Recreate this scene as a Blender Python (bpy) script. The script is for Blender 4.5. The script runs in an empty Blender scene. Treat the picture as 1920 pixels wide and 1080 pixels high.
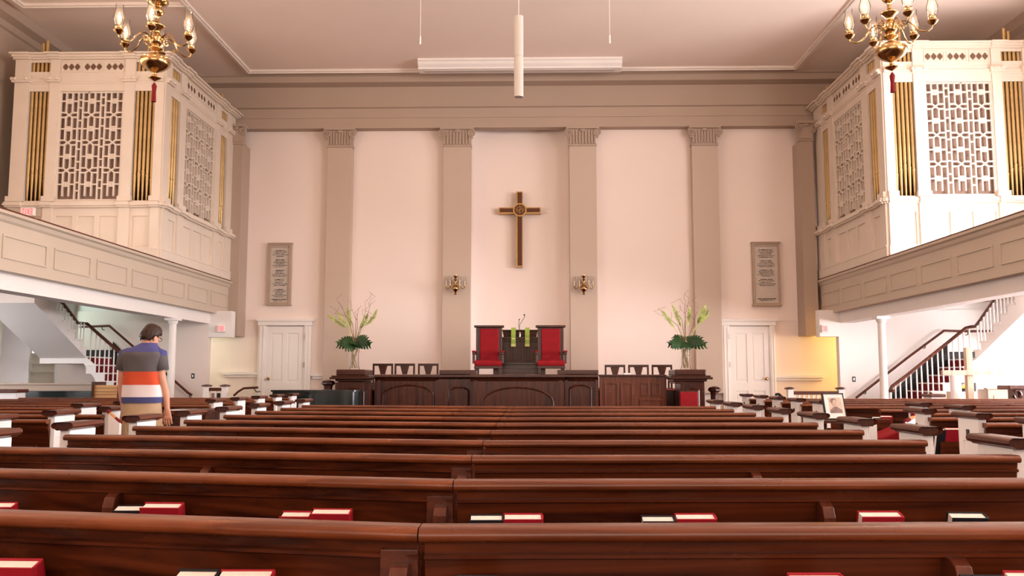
import bpy, bmesh, math, random
from mathutils import Vector, Matrix
random.seed(7)
S = bpy.context.scene
COL = S.collection
# ---------------------------------------------------------------- camera
CAM_Z = 1.28; F_PX = 1650.0
cam_d = bpy.data.cameras.new('camera'); cam = bpy.data.objects.new('camera', cam_d); COL.objects.link(cam)
cam_d.sensor_width = 36.0; cam_d.lens = F_PX / 1920 * 36.0; cam_d.clip_end = 200; cam_d.clip_start = 0.05
cam.location = (0, 0, CAM_Z)
PITCH = math.atan(166 / F_PX); YAW = math.atan(35 / F_PX)
cam.rotation_euler = (math.pi / 2 + PITCH, 0, YAW)
S.camera = cam
CM = Matrix.Rotation(YAW, 3, 'Z') @ Matrix.Rotation(math.pi / 2 + PITCH, 3, 'X')
def ray(px, py):
    return CM @ Vector(((px - 960) / F_PX, (540 - py) / F_PX, -1.0))
def PY(px, py, Y):      # point seen at a pixel, on the plane y = Y
    d = ray(px, py); t = Y / d.y; return Vector((0, 0, CAM_Z)) + d * t
def PX(px, py, X):
    d = ray(px, py); t = X / d.x; return Vector((0, 0, CAM_Z)) + d * t
# ---------------------------------------------------------------- look
S.view_settings.view_transform = 'Standard'; S.view_settings.look = 'None'
S.view_settings.gamma = 1.0; S.view_settings.use_curve_mapping = False
S.view_settings.exposure = 0.08
S.cycles.max_bounces = 8; S.cycles.diffuse_bounces = 5; S.cycles.glossy_bounces = 3
S.cycles.transmission_bounces = 6; S.cycles.transparent_max_bounces = 8
S.cycles.caustics_reflective = False; S.cycles.caustics_refractive = False
S.cycles.sample_clamp_indirect = 6.0
S.cycles.use_denoising = True
w = bpy.data.worlds.new('world'); S.world = w; w.use_nodes = True
w.node_tree.nodes['Background'].inputs[0].default_value = (0.75, 0.85, 1.0, 1)
w.node_tree.nodes['Background'].inputs[1].default_value = 1.0
def area(name, loc, rot, sx, sy, power, col, spread=math.pi):
    l = bpy.data.lights.new(name, 'AREA'); l.shape = 'RECTANGLE'; l.size = sx; l.size_y = sy
    l.energy = power; l.color = col; l.spread = spread
    o = bpy.data.objects.new(name, l); COL.objects.link(o); o.location = loc; o.rotation_euler = rot; return o
def lamp(name, loc, power, col, r=0.05):
    l = bpy.data.lights.new(name, 'POINT'); l.energy = power; l.color = col; l.shadow_soft_size = r
    o = bpy.data.objects.new(name, l); COL.objects.link(o); o.location = loc; return o
H = math.pi / 2
DAY = (1.0, 0.93, 0.88); WARM = (1.0, 0.66, 0.38)
# added general fill behind the camera (no window there), gallery side windows, under-gallery side windows
area('rear_fill_light', (-0.2, -6.7, 3.9), (H, 0, 0), 12.0, 4.5, 600, (1.0, 0.80, 0.66))
area('gallery_window_light_right', (9.5, 12.6, 4.5), (H, 0, H), 4.2, 2.4, 430, (1.0, 0.95, 0.98))
area('gallery_window_fill_right_near', (9.5, 3.5, 5.2), (H + 0.30, 0, H), 7.0, 3.4, 1300, (1.0, 0.92, 0.88))  # unseen side window as general fill, tilted up to brighten the ceiling
area('gallery_window_fill_left', (-9.8, 6.0, 5.2), (H + 0.30, 0, -H), 9.0, 3.4, 500, (1.0, 0.70, 0.48))  # general fill from an unseen side window, also tilted towards the ceiling
area('aisle_window_light_right', (11.7, 14.5, 1.75), (H, 0, H), 7.5, 1.5, 980, (1.0, 0.96, 1.0))
area('aisle_window_light_right_near', (11.7, 4.5, 1.75), (H, 0, H), 9.0, 1.5, 560, (0.97, 0.96, 1.0))
area('stair_window_light_right', (11.7, 18.2, 1.6), (H, 0, H), 1.6, 2.0, 300, (1.0, 0.96, 1.0))
area('aisle_window_light_left', (-11.7, 13.0, 1.75), (H, 0, -H), 8.0, 1.5, 130, (0.86, 0.93, 1.0))
area('stair_window_light_left', (-10.05, 18.6, 3.0), (H, 0, -H), 1.2, 1.8, 12, (0.72, 1.0, 0.90))
lamp('passage_lamp_right', (8.6, 19.85, 2.1), 110, (1.0, 0.70, 0.22), 0.12)
lamp('passage_lamp_left', (-8.6, 19.85, 2.2), 30, (0.85, 1.0, 0.78), 0.12)
# ---------------------------------------------------------------- materials
def newmat(name):
    m = bpy.data.materials.new(name); m.use_nodes = True
    return m, m.node_tree, m.node_tree.nodes['Principled BSDF']
def paint(name, col, rough=0.55, var=0.03, scale=3.0, spec=0.3, metal=0.0, coat=0.0):
    m, nt, b = newmat(name)
    tc = nt.nodes.new('ShaderNodeTexCoord'); n = nt.nodes.new('ShaderNodeTexNoise'); n.inputs['Scale'].default_value = scale
    n.inputs['Detail'].default_value = 4
    r = nt.nodes.new('ShaderNodeValToRGB'); e = r.color_ramp.elements
    e[0].position = 0.3; e[1].position = 0.7
    e[0].color = (*[c * (1 - var) for c in col], 1); e[1].color = (*[min(1, c * (1 + var)) for c in col], 1)
    nt.links.new(tc.outputs['Object'], n.inputs['Vector']); nt.links.new(n.outputs['Fac'], r.inputs['Fac'])
    nt.links.new(r.outputs['Color'], b.inputs['Base Color'])
    b.inputs['Roughness'].default_value = rough; b.inputs['Specular IOR Level'].default_value = spec
    b.inputs['Metallic'].default_value = metal; b.inputs['Coat Weight'].default_value = coat
    b.inputs['Coat Roughness'].default_value = 0.15
    return m
def wood(name, dark, light, axis='X', rough=0.3, coat=0.25, scale=1.0):
    m, nt, b = newmat(name)
    tc = nt.nodes.new('ShaderNodeTexCoord'); mp = nt.nodes.new('ShaderNodeMapping')
    s = {'X': (0.6, 14, 14), 'Y': (14, 0.6, 14), 'Z': (14, 14, 0.6)}[axis]
    mp.inputs['Scale'].default_value = [v * scale for v in s]
    n = nt.nodes.new('ShaderNodeTexNoise'); n.inputs['Scale'].default_value = 1.6; n.inputs['Detail'].default_value = 7
    n.inputs['Distortion'].default_value = 0.7
    r = nt.nodes.new('ShaderNodeValToRGB'); e = r.color_ramp.elements
    e[0].position = 0.32; e[1].position = 0.72; e[0].color = (*dark, 1); e[1].color = (*light, 1)
    nt.links.new(tc.outputs['Object'], mp.inputs['Vector']); nt.links.new(mp.outputs[0], n.inputs['Vector'])
    nt.links.new(n.outputs['Fac'], r.inputs['Fac']); nt.links.new(r.outputs['Color'], b.inputs['Base Color'])
    n2 = nt.nodes.new('ShaderNodeTexNoise'); n2.inputs['Scale'].default_value = 5; nt.links.new(tc.outputs['Object'], n2.inputs['Vector'])
    mr = nt.nodes.new('ShaderNodeMapRange'); mr.inputs['To Min'].default_value = rough - 0.07; mr.inputs['To Max'].default_value = rough + 0.12
    nt.links.new(n2.outputs['Fac'], mr.inputs['Value']); nt.links.new(mr.outputs[0], b.inputs['Roughness'])
    b.inputs['Coat Weight'].default_value = coat; b.inputs['Coat Roughness'].default_value = 0.2
    b.inputs['Specular IOR Level'].default_value = 0.35
    return m
def emit(name, col, strength):
    m, nt, b = newmat(name); b.inputs['Base Color'].default_value = (*col, 1)
    b.inputs['Emission Color'].default_value = (*col, 1); b.inputs['Emission Strength'].default_value = strength; return m
def glass(name, tint=(1, 1, 1), alpha=0.10):
    m, nt, b = newmat(name)
    nt.nodes.remove(b); out = nt.nodes['Material Output']
    tr = nt.nodes.new('ShaderNodeBsdfTransparent'); tr.inputs[0].default_value = (*[c * 0.97 for c in tint], 1)
    gl = nt.nodes.new('ShaderNodeBsdfGlossy'); gl.inputs['Roughness'].default_value = 0.06
    fr = nt.nodes.new('ShaderNodeLayerWeight'); fr.inputs['Blend'].default_value = alpha
    mx = nt.nodes.new('ShaderNodeMixShader'); nt.links.new(fr.outputs['Fresnel'], mx.inputs[0])
    df = nt.nodes.new('ShaderNodeBsdfTranslucent'); df.inputs[0].default_value = (0.9, 0.86, 0.82, 1)
    m0 = nt.nodes.new('ShaderNodeMixShader'); m0.inputs[0].default_value = 0.010
    nt.links.new(tr.outputs[0], m0.inputs[1]); nt.links.new(df.outputs[0], m0.inputs[2])
    nt.links.new(m0.outputs[0], mx.inputs[1]); nt.links.new(gl.outputs[0], mx.inputs[2]); nt.links.new(mx.outputs[0], out.inputs[0])
    return m
M = {}
M['wall'] = paint('wall_plaster', (0.86, 0.74, 0.67), 0.7, 0.015, 0.8)
M['ceil'] = paint('ceiling_plaster', (0.90, 0.76, 0.67), 0.8, 0.02, 0.6)
M['tan'] = paint('tan_trim_paint', (0.44, 0.335, 0.262), 0.55, 0.02, 1.0)
M['pilaster'] = paint('pilaster_paint', (0.54, 0.425, 0.34), 0.5, 0.02, 1.0)
M['rib'] = paint('moulding_paint', (0.80, 0.71, 0.64), 0.55, 0.02, 1.0)
M['fascia'] = paint('gallery_fascia_paint', (0.55, 0.455, 0.36), 0.5, 0.02, 1.2)
M['white'] = paint('white_trim_paint', (0.84, 0.79, 0.75), 0.45, 0.02, 1.2)
M['organ'] = paint('organ_case_paint', (0.72, 0.62, 0.52), 0.45, 0.03, 2.0)
M['pewwhite'] = paint('pew_white_paint', (0.86, 0.83, 0.82), 0.4, 0.02, 3.0)
M['mauve'] = paint('grille_cloth', (0.30, 0.20, 0.16), 0.9, 0.1, 20)
M['hole_shade'] = paint('painted_hole_shade', (0.16, 0.09, 0.055), 0.9, 0.1, 20)  # shade of pierced holes, put into the colour of solid plates
M['shadow'] = paint('organ_interior_shade', (0.05, 0.022, 0.012), 0.9, 0.2, 5)  # near-black backing: shade behind the pipes, put into the colour
M['gold'] = paint('organ_pipe_gilt', (0.50, 0.33, 0.14), 0.36, 0.12, 6, metal=0.55)
M['brass'] = paint('polished_brass', (0.50, 0.32, 0.14), 0.20, 0.06, 8, metal=1.0)
M['chrome'] = paint('metal_silver', (0.7, 0.68, 0.66), 0.25, 0.05, 8, metal=1.0)
M['glass'] = glass('clear_glass')
M['flame'] = emit('candle_bulb', (1.0, 0.80, 0.55), 6.0)
M['candle'] = paint('candle_tube', (0.85, 0.72, 0.58), 0.5)
M['pew'] = wood('pew_wood', (0.028, 0.0052, 0.0019), (0.120, 0.026, 0.0075), 'X', 0.27, 0.0)
M['rail'] = wood('pew_rail_wood', (0.085, 0.019, 0.0052), (0.215, 0.056, 0.017), 'X', 0.27, 0.1)
M['cap'] = wood('pew_cap_wood', (0.055, 0.013, 0.007), (0.13, 0.034, 0.016), 'Y', 0.28, 0.05)
M['dark'] = wood('pulpit_wood', (0.020, 0.0042, 0.002), (0.085, 0.017, 0.0065), 'Z', 0.22, 0.0)
M['dark_x'] = wood('pulpit_wood_long', (0.022, 0.0055, 0.003), (0.075, 0.018, 0.008), 'X', 0.22, 0.1)
M['mid'] = wood('pulpit_door_wood', (0.065, 0.014, 0.005), (0.16, 0.038, 0.014), 'Z', 0.22, 0.0)
M['oak'] = wood('pulpit_oak', (0.030, 0.011, 0.006), (0.085, 0.035, 0.018), 'Z', 0.45, 0.05)
M['rough'] = wood('rough_timber', (0.55, 0.36, 0.25), (0.80, 0.62, 0.48), 'Z', 0.75, 0.0, 0.7)
M['amber'] = wood('amber_wood', (0.42, 0.19, 0.06), (0.70, 0.38, 0.14), 'X', 0.3, 0.3)
M['red'] = paint('red_velvet', (0.25, 0.0015, 0.007), 0.75, 0.12, 14)
M['carpet'] = paint('red_carpet', (0.20, 0.012, 0.016), 0.95, 0.15, 40)
M['book_red'] = paint('red_book_cloth', (0.34, 0.010, 0.022), 0.5, 0.06, 20)
M['book_black'] = paint('black_book_cloth', (0.012, 0.012, 0.018), 0.5, 0.1, 20)
M['pages'] = paint('book_pages', (0.82, 0.77, 0.70), 0.8, 0.05, 60)
M['black'] = paint('black_lacquer', (0.006, 0.012, 0.012), 0.12, 0.1, 3, spec=0.5, coat=0.6)
M['iron'] = paint('black_metal', (0.015, 0.014, 0.014), 0.4, 0.1, 8)
M['leaf'] = paint('monstera_leaf', (0.018, 0.062, 0.016), 0.35, 0.4, 9, spec=0.5)
M['plume'] = paint('green_plume', (0.50, 0.56, 0.20), 0.9, 0.2, 12)
M['twig'] = paint('willow_twig', (0.22, 0.12, 0.09), 0.8, 0.2, 12)
M['stem'] = paint('stem_in_water', (0.36, 0.27, 0.14), 0.6, 0.4, 12)
M['stole'] = paint('green_silk', (0.33, 0.47, 0.08), 0.5, 0.12, 25)
M['stole_gold'] = paint('stole_embroidery', (0.62, 0.66, 0.22), 0.5, 0.12, 25)
M['floor'] = wood('floor_boards', (0.10, 0.04, 0.02), (0.18, 0.08, 0.04), 'Y', 0.4, 0.1)
M['skin'] = paint('skin', (0.60, 0.30, 0.20), 0.5, 0.06, 10)
M['hair'] = paint('brown_hair', (0.035, 0.016, 0.010), 0.55, 0.35, 40)
M['khaki'] = paint('khaki_cloth', (0.42, 0.29, 0.18), 0.85, 0.08, 8)
M['exit'] = emit('exit_red', (1.0, 0.06, 0.08), 1.6)
M['exit_plate'] = emit('exit_plate_glow', (1.0, 0.55, 0.52), 0.25)
M['tassel'] = paint('red_tassel', (0.16, 0.008, 0.010), 0.9, 0.2, 40)
M['plaque'] = paint('plaque_stone', (0.55, 0.47, 0.40), 0.6, 0.06, 12)
M['plaque_frame'] = paint('plaque_frame', (0.42, 0.31, 0.23), 0.5, 0.05, 5)
M['ink'] = paint('engraved_letters', (0.07, 0.045, 0.035), 0.7, 0.1, 20)
M['paper'] = paint('white_paper', (0.86, 0.85, 0.83), 0.7, 0.02, 10)
M['print_grey'] = paint('print_grey', (0.28, 0.20, 0.19), 0.8, 0.25, 30)
M['print_pale'] = paint('print_pale', (0.66, 0.52, 0.44), 0.8, 0.1, 20)
M['daylight'] = emit('window_daylight', (0.93, 0.96, 1.0), 2.2)
M['brown_gold'] = paint('cross_gilt', (0.50, 0.29, 0.10), 0.35, 0.08, 8, metal=0.4)
M['cross'] = paint('cross_enamel', (0.10, 0.032, 0.010), 0.5, 0.12, 8)
M['speaker'] = paint('speaker_white', (0.60, 0.55, 0.50), 0.4, 0.02, 5)
M['yellow'] = paint('yellow_petals', (0.75, 0.62, 0.08), 0.7, 0.15, 10)
# shirt with colour bands by height (object space z, origin at the garment's base)
def shirt_mat():
    m, nt, b = newmat('striped_shirt')
    tc = nt.nodes.new('ShaderNodeTexCoord'); sx = nt.nodes.new('ShaderNodeSeparateXYZ'); nt.links.new(tc.outputs['Object'], sx.inputs[0])
    mr = nt.nodes.new('ShaderNodeMapRange'); mr.inputs['From Min'].default_value = 0.0; mr.inputs['From Max'].default_value = 0.62
    nt.links.new(sx.outputs['Z'], mr.inputs['Value'])
    r = nt.nodes.new('ShaderNodeValToRGB'); r.color_ramp.interpolation = 'CONSTANT'; e = r.color_ramp.elements
    cols = [(0.0, (0.05, 0.055, 0.17)), (0.079, (0.70, 0.63, 0.64)), (0.252, (0.60, 0.075, 0.025)),
            (0.441, (0.10, 0.088, 0.092)), (0.717, (0.060, 0.060, 0.20))]
    e[0].position = 0; e[0].color = (*cols[0][1], 1); e[1].position = cols[1][0]; e[1].color = (*cols[1][1], 1)
    for p, c in cols[2:]:
        k = e.new(p); k.color = (*c, 1)
    nt.links.new(mr.outputs[0], r.inputs['Fac']); nt.links.new(r.outputs['Color'], b.inputs['Base Color'])
    b.inputs['Roughness'].default_value = 0.9; return m
M['shirt'] = shirt_mat()
# ---------------------------------------------------------------- builders
def cr(pts, k):
    # smooth curve through the points (Catmull-Rom)
    P = [Vector(p) for p in pts]; out = []
    for i in range(len(P) - 1):
        a, b, c, d = P[max(i - 1, 0)], P[i], P[i + 1], P[min(i + 2, len(P) - 1)]
        for j in range(k):
            t = j / k; out.append(0.5 * ((2 * b) + (c - a) * t + (2 * a - 5 * b + 4 * c - d) * t * t + (3 * b - a - 3 * c + d) * t ** 3))
    return out + [P[-1]]
class MB:
    cnt = 5
    def __init__(s): s.v = []; s.f = []; s.T = None
    def _a(s, pts):
        n = len(s.v)
        s.v += [(s.T @ Vector(p)) if s.T is not None else Vector(p) for p in pts]; return n
    def quad(s, a, b, c, d): n = s._a([a, b, c, d]); s.f.append((n, n + 1, n + 2, n + 3)); return s
    def box(s, x0, x1, y0, y1, z0, z1):
        MB.cnt = (MB.cnt * 7 + 3) % 23; e = 0.00012 + MB.cnt * 0.00005      # hair's breadth, so that no two faces coincide
        x0 -= e; x1 += e; y0 -= e; y1 += e; z0 -= e; z1 += e
        n = s._a([(x, y, z) for z in (z0, z1) for y in (y0, y1) for x in (x0, x1)])
        s.f += [tuple(n + i for i in q) for q in ((0, 2, 3, 1), (4, 5, 7, 6), (0, 1, 5, 4), (2, 6, 7, 3), (0, 4, 6, 2), (1, 3, 7, 5))]; return s
    def loft(s, rings, caps=True, closed=True):
        k = len(rings[0]); n = s._a([p for r in rings for p in r])
        for i in range(len(rings) - 1):
            for j in range(k if closed else k - 1):
                a = n + i * k + j; b = n + i * k + (j + 1) % k
                s.f.append((a, b, b + k, a + k))
        if caps and closed:
            s.f.append(tuple(n + j for j in range(k))[::-1]); s.f.append(tuple(n + (len(rings) - 1) * k + j for j in range(k)))
        return s
    def ext(s, prof, axis, a, b, sh=0.0, sh2=None):
        # profile of 2-D points swept along an axis from a to b; for axis x the profile is (y, z) and sh / sh2 shift y at each end
        def m(t, p, o):
            return {'x': (t, p[0] + o, p[1]), 'y': (p[0] + o, t, p[1]), 'z': (p[0] + o, p[1], t)}[axis]
        sh2 = sh if sh2 is None else sh2
        return s.loft([[m(a, p, sh) for p in prof], [m(b, p, sh2) for p in prof]])
    def lathe(s, prof, c=(0, 0, 0), n=16, scale=(1, 1), k=0):
        if k: prof = [(max(0.001, r), z) for r, z in cr(prof, k)]
        rings = [[(c[0] + r * scale[0] * math.cos(2 * math.pi * j / n), c[1] + r * scale[1] * math.sin(2 * math.pi * j / n), c[2] + z) for j in range(n)] for r, z in prof]
        return s.loft(rings)
    def tube(s, pts, r, n=8, r2=None, k=0):
        if k: pts = cr(pts, k)
        pts = [Vector(p) for p in pts]; rings = []; up = None
        for i, p in enumerate(pts):
            d = (pts[min(i + 1, len(pts) - 1)] - pts[max(i - 1, 0)]).normalized()
            if up is None:
                up = Vector((0, 0, 1)) if abs(d.z) < 0.9 else Vector((1, 0, 0))
            u = d.cross(up).normalized(); up2 = u.cross(d).normalized(); up = up2
            rr = r if r2 is None else r + (r2 - r) * i / (len(pts) - 1)
            if isinstance(r, (list, tuple)): rr = r[i]
            rings.append([p + (u * math.cos(2 * math.pi * j / n) + up2 * math.sin(2 * math.pi * j / n)) * rr for j in range(n)])
        return s.loft(rings)
    def sph(s, c, r, n=12, m=8):
        rx, ry, rz = r if isinstance(r, (tuple, list)) else (r, r, r)
        rings = [[(c[0] + rx * math.sin(t) * math.cos(2 * math.pi * j / n), c[1] + ry * math.sin(t) * math.sin(2 * math.pi * j / n), c[2] - rz * math.cos(t)) for j in range(n)]
                 for t in [0.05 + (math.pi - 0.1) * i / m for i in range(m + 1)]]
        return s.loft(rings)
    def build(s, name, mat, parent=None, smooth=False, bevel=0.0, angle=40, solid=0.0, sub=0):
        xs = [v.x for v in s.v]; ys = [v.y for v in s.v]; zs = [v.z for v in s.v]
        c = Vector(((min(xs) + max(xs)) / 2, (min(ys) + max(ys)) / 2, min(zs)))
        me = bpy.data.meshes.new(name); me.from_pydata([v - c for v in s.v], [], s.f)
        bm = bmesh.new(); bm.from_mesh(me); bmesh.ops.recalc_face_normals(bm, faces=bm.faces); bm.to_mesh(me); bm.free()
        me.materials.append(M[mat] if isinstance(mat, str) else mat)
        o = bpy.data.objects.new(name, me); COL.objects.link(o)
        off = Vector((0, 0, 0)); p = parent
        while p is not None: off += p.location; p = p.parent
        o.location = c - off; o.parent = parent
        if smooth:
            me.shade_smooth()
            if angle < 180: me.set_sharp_from_angle(angle=math.radians(angle))
        if solid:
            md = o.modifiers.new('s', 'SOLIDIFY'); md.thickness = solid; md.offset = 0
        if bevel:
            md = o.modifiers.new('b', 'BEVEL'); md.width = bevel; md.segments = 2; md.limit_method = 'ANGLE'
        if sub:
            md = o.modifiers.new('u', 'SUBSURF'); md.levels = sub; md.render_levels = sub
        return o
def tag(o, label=None, cat=None, group=None, kind=None):
    if label: o['label'] = label
    if cat: o['category'] = cat
    if group: o['group'] = group
    if kind: o['kind'] = kind
    return o
def thing(name, label, cat, loc=(0, 0, 0), group=None):
    o = bpy.data.objects.new(name, None); COL.objects.link(o); o.location = loc; o.empty_display_size = 0.1
    return tag(o, label, cat, group)
def struct(o, label=None): return tag(o, label, None, None, 'structure')
def copy_tree(o, parent=None):
    c = o.copy(); COL.objects.link(c); c.parent = parent
    for ch in [k for k in KIDS[o.name]]: copy_tree(ch, c)
    return c
KIDS = {}
def index_kids():
    KIDS.clear()
    for o in bpy.data.objects: KIDS.setdefault(o.name, [])
    for o in bpy.data.objects:
        if o.parent is not None: KIDS[o.parent.name].append(o)
ORD = ['first', 'second', 'third', 'fourth', 'fifth', 'sixth', 'seventh', 'eighth', 'ninth', 'tenth', 'eleventh', 'twelfth', 'thirteenth', 'fourteenth']
# ================================================================ SETTING
YB = 20.5; HC = 8.36
struct(MB().box(-12.5, 12.5, -7.2, 21.2, -0.1, 0).build('floor', 'floor'))
struct(MB().box(-12.6, 12.6, -7.2, 21.2, HC, HC + 0.15).build('ceiling', 'ceil'))
b = MB(); NX0, NX1 = -1.40, 0.90
b.box(-12.5, NX0, YB, YB + 0.5, 0, HC); b.box(NX1, 12.5, YB, YB + 0.5, 0, HC)
# shallow concave niche behind the pulpit
N = 20; cx = (NX0 + NX1) / 2; hw = (NX1 - NX0) / 2
prof = [(cx - hw * math.cos(math.pi * i / N), YB + 0.02 + 0.42 * math.sin(math.pi * i / N) ** 0.7) for i in range(N + 1)]
pr = prof + [(NX1, YB + 0.6), (NX0, YB + 0.6)]
b.loft([[(x, y, 0) for x, y in pr], [(x, y, HC) for x, y in pr]])
struct(b.build('wall_back', 'wall', smooth=True, angle=25))
struct(MB().box(-10.6, -10.2, -7, 21, 2.9, HC).build('wall_left', 'tan'))
struct(MB().box(9.9, 10.3, -7, 21, 2.9, HC).build('wall_right', 'tan'))
struct(MB().box(-12.4, -12.0, -7, 21, 0, 2.9).build('wall_left_aisle', 'white'))
struct(MB().box(12.0, 12.4, -7, 21, 0, 2.9).build('wall_right_aisle', 'white'))
struct(MB().box(-12.5, 12.5, -7.3, -7.0, 0, HC).build('wall_rear', 'wall'))
# side cornices above the organ cases
for s, X, nm in ((-1, -10.2, 'trim_1'), (1, 9.9, 'trim_2')):
    p = [(X, 7.98), (X - s * 0.05, 8.0), (X - s * 0.07, 8.12), (X - s * 0.24, 8.17), (X - s * 0.28, HC - 0.006), (X, HC - 0.006)]
    struct(MB().ext(p, 'y', -6.9, 20.2).build(nm, 'tan'))
# entablature across the back wall
p = [(YB, 7.12), (20.24, 7.12), (20.24, 7.36), (20.225, 7.365), (20.225, 7.59), (20.17, 7.61), (20.17, 7.635), (20.24, 7.65),
     (20.24, 8.12), (20.06, 8.15), (20.0, 8.16), (20.0, 8.30), (19.95, 8.32), (19.95, HC - 0.004), (YB, HC - 0.004)]
struct(MB().ext(p, 'x', -10.19, 9.89).build('trim_3', 'tan'))
# ceiling mouldings (framed panels)
def ceil_rib(b, x0, x1, y0, y1):
    b.box(x0, x1, y0, y1, HC - 0.05, HC)
    if x1 - x0 > y1 - y0: b.box(x0, x1, (y0 + y1) / 2 - 0.02, (y0 + y1) / 2 + 0.02, HC - 0.075, HC)
    else: b.box((x0 + x1) / 2 - 0.02, (x0 + x1) / 2 + 0.02, y0, y1, HC - 0.075, HC)
b = MB()
ceil_rib(b, -6.54, 6.10, 19.66, 19.80); ceil_rib(b, -6.61, -6.49, -6.5, 19.78); ceil_rib(b, 6.04, 6.16, -6.5, 19.78)
ceil_rib(b, -9.7, -6.5, 15.95, 16.07); ceil_rib(b, -9.76, -9.64, -6.5, 16.05); ceil_rib(b, 6.1, 9.2, 13.6, 13.72)
struct(b.build('trim_4', 'rib'))
# ---- pilasters with carved capitals
def capital(b, x0, x1, y, z0, z1):
    w_ = x1 - x0; c = (x0 + x1) / 2; h = z1 - z0
    b.box(x0 - 0.01, x1 + 0.01, y - 0.03, y + 0.2, z0 - 0.03, z0 + 0.02)
    b.box(x0 + 0.01, x1 - 0.01, y - 0.03, y + 0.2, z0, z1)
    n = 9
    for i in range(n):
        xx = x0 + 0.03 + (w_ - 0.06) * i / (n - 1)
        b.box(xx - 0.016, xx + 0.016, y - 0.06, y, z0 + 0.02, z1 - 0.08)
    for s in (-1, 1):
        pts = []
        for k in range(26):
            t = k / 25 * 2.2 * 2 * math.pi; r = 0.085 * (1 - k / 25) + 0.014
            pts.append((c + s * (w_ / 2 + 0.005) + s * math.sin(t) * r * 1.0, y - 0.07, z1 - 0.13 + math.cos(t) * r))
        b.tube(pts, 0.02, 5)
        b.box(min(c + s * w_ / 2, c + s * (w_ / 2 - 0.1)), max(c + s * w_ / 2, c + s * (w_ / 2 - 0.1)), y - 0.05, y + 0.1, z1 - 0.20, z1 - 0.05)
        b.tube([(c + s * (w_ / 2 + 0.05), y - 0.05, z1 - 0.245), (c + s * (w_ / 2 - 0.06), y - 0.05, z1 - 0.235)], 0.022, 6)
    b.box(x0 - 0.07, x1 + 0.07, y - 0.10, y + 0.2, z1 - 0.045, z1 + 0.01)
    b.lathe([(0.01, -0.03), (0.09, 0), (0.07, 0.05)], (c, y - 0.04, z1 - 0.10), 12, (1, 0.6))
k = 5
for (xa, xb, nm) in ((613.5, 660, 'a'), (831, 883, 'b'), (1067.5, 1118, 'c'), (1297.5, 1346, 'd')):
    x0 = PY(xa + 0.0, 300, 20.28).x; x1 = PY(xb, 300, 20.28).x
    b = MB(); b.box(x0, x1, 20.28, YB, 0.9, 6.70)
    o = struct(b.build('trim_%d' % k, 'pilaster', bevel=0.008)); k += 1
    c_ = MB(); capital(c_, x0, x1, 20.28, 6.70, 7.115); c_.build('capital', 'tan', o)
# corner pilasters carrying the gallery ends
for (x0, x1) in ((-7.0, -6.70), (6.19, 6.50)):
    b = MB(); b.box(x0, x1, 19.95, YB, 2.2, 6.70)
    o = struct(b.build('trim_%d' % k, 'tan', bevel=0.008)); k += 1
    c_ = MB(); capital(c_, x0, x1, 19.95, 6.70, 7.115); c_.build('capital', 'tan', o)
# chair rails on the back wall
b = MB()
def chair(b, pxa, pxb, py):
    a = PY(pxa, py, 20.42); c = PY(pxb, py, 20.42)
    b.box(a.x, c.x, 20.40, YB, a.z - 0.03, a.z + 0.03); b.box(a.x + 0.03, c.x - 0.03, 20.44, YB, a.z - 0.09, a.z - 0.03)
chair(b, 416, 487, 700); chair(b, 583, 625, 703); chair(b, 1320, 1354, 706); chair(b, 1453, 1546, 706)
struct(b.build('trim_%d' % k, 'white')); k += 1
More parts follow.
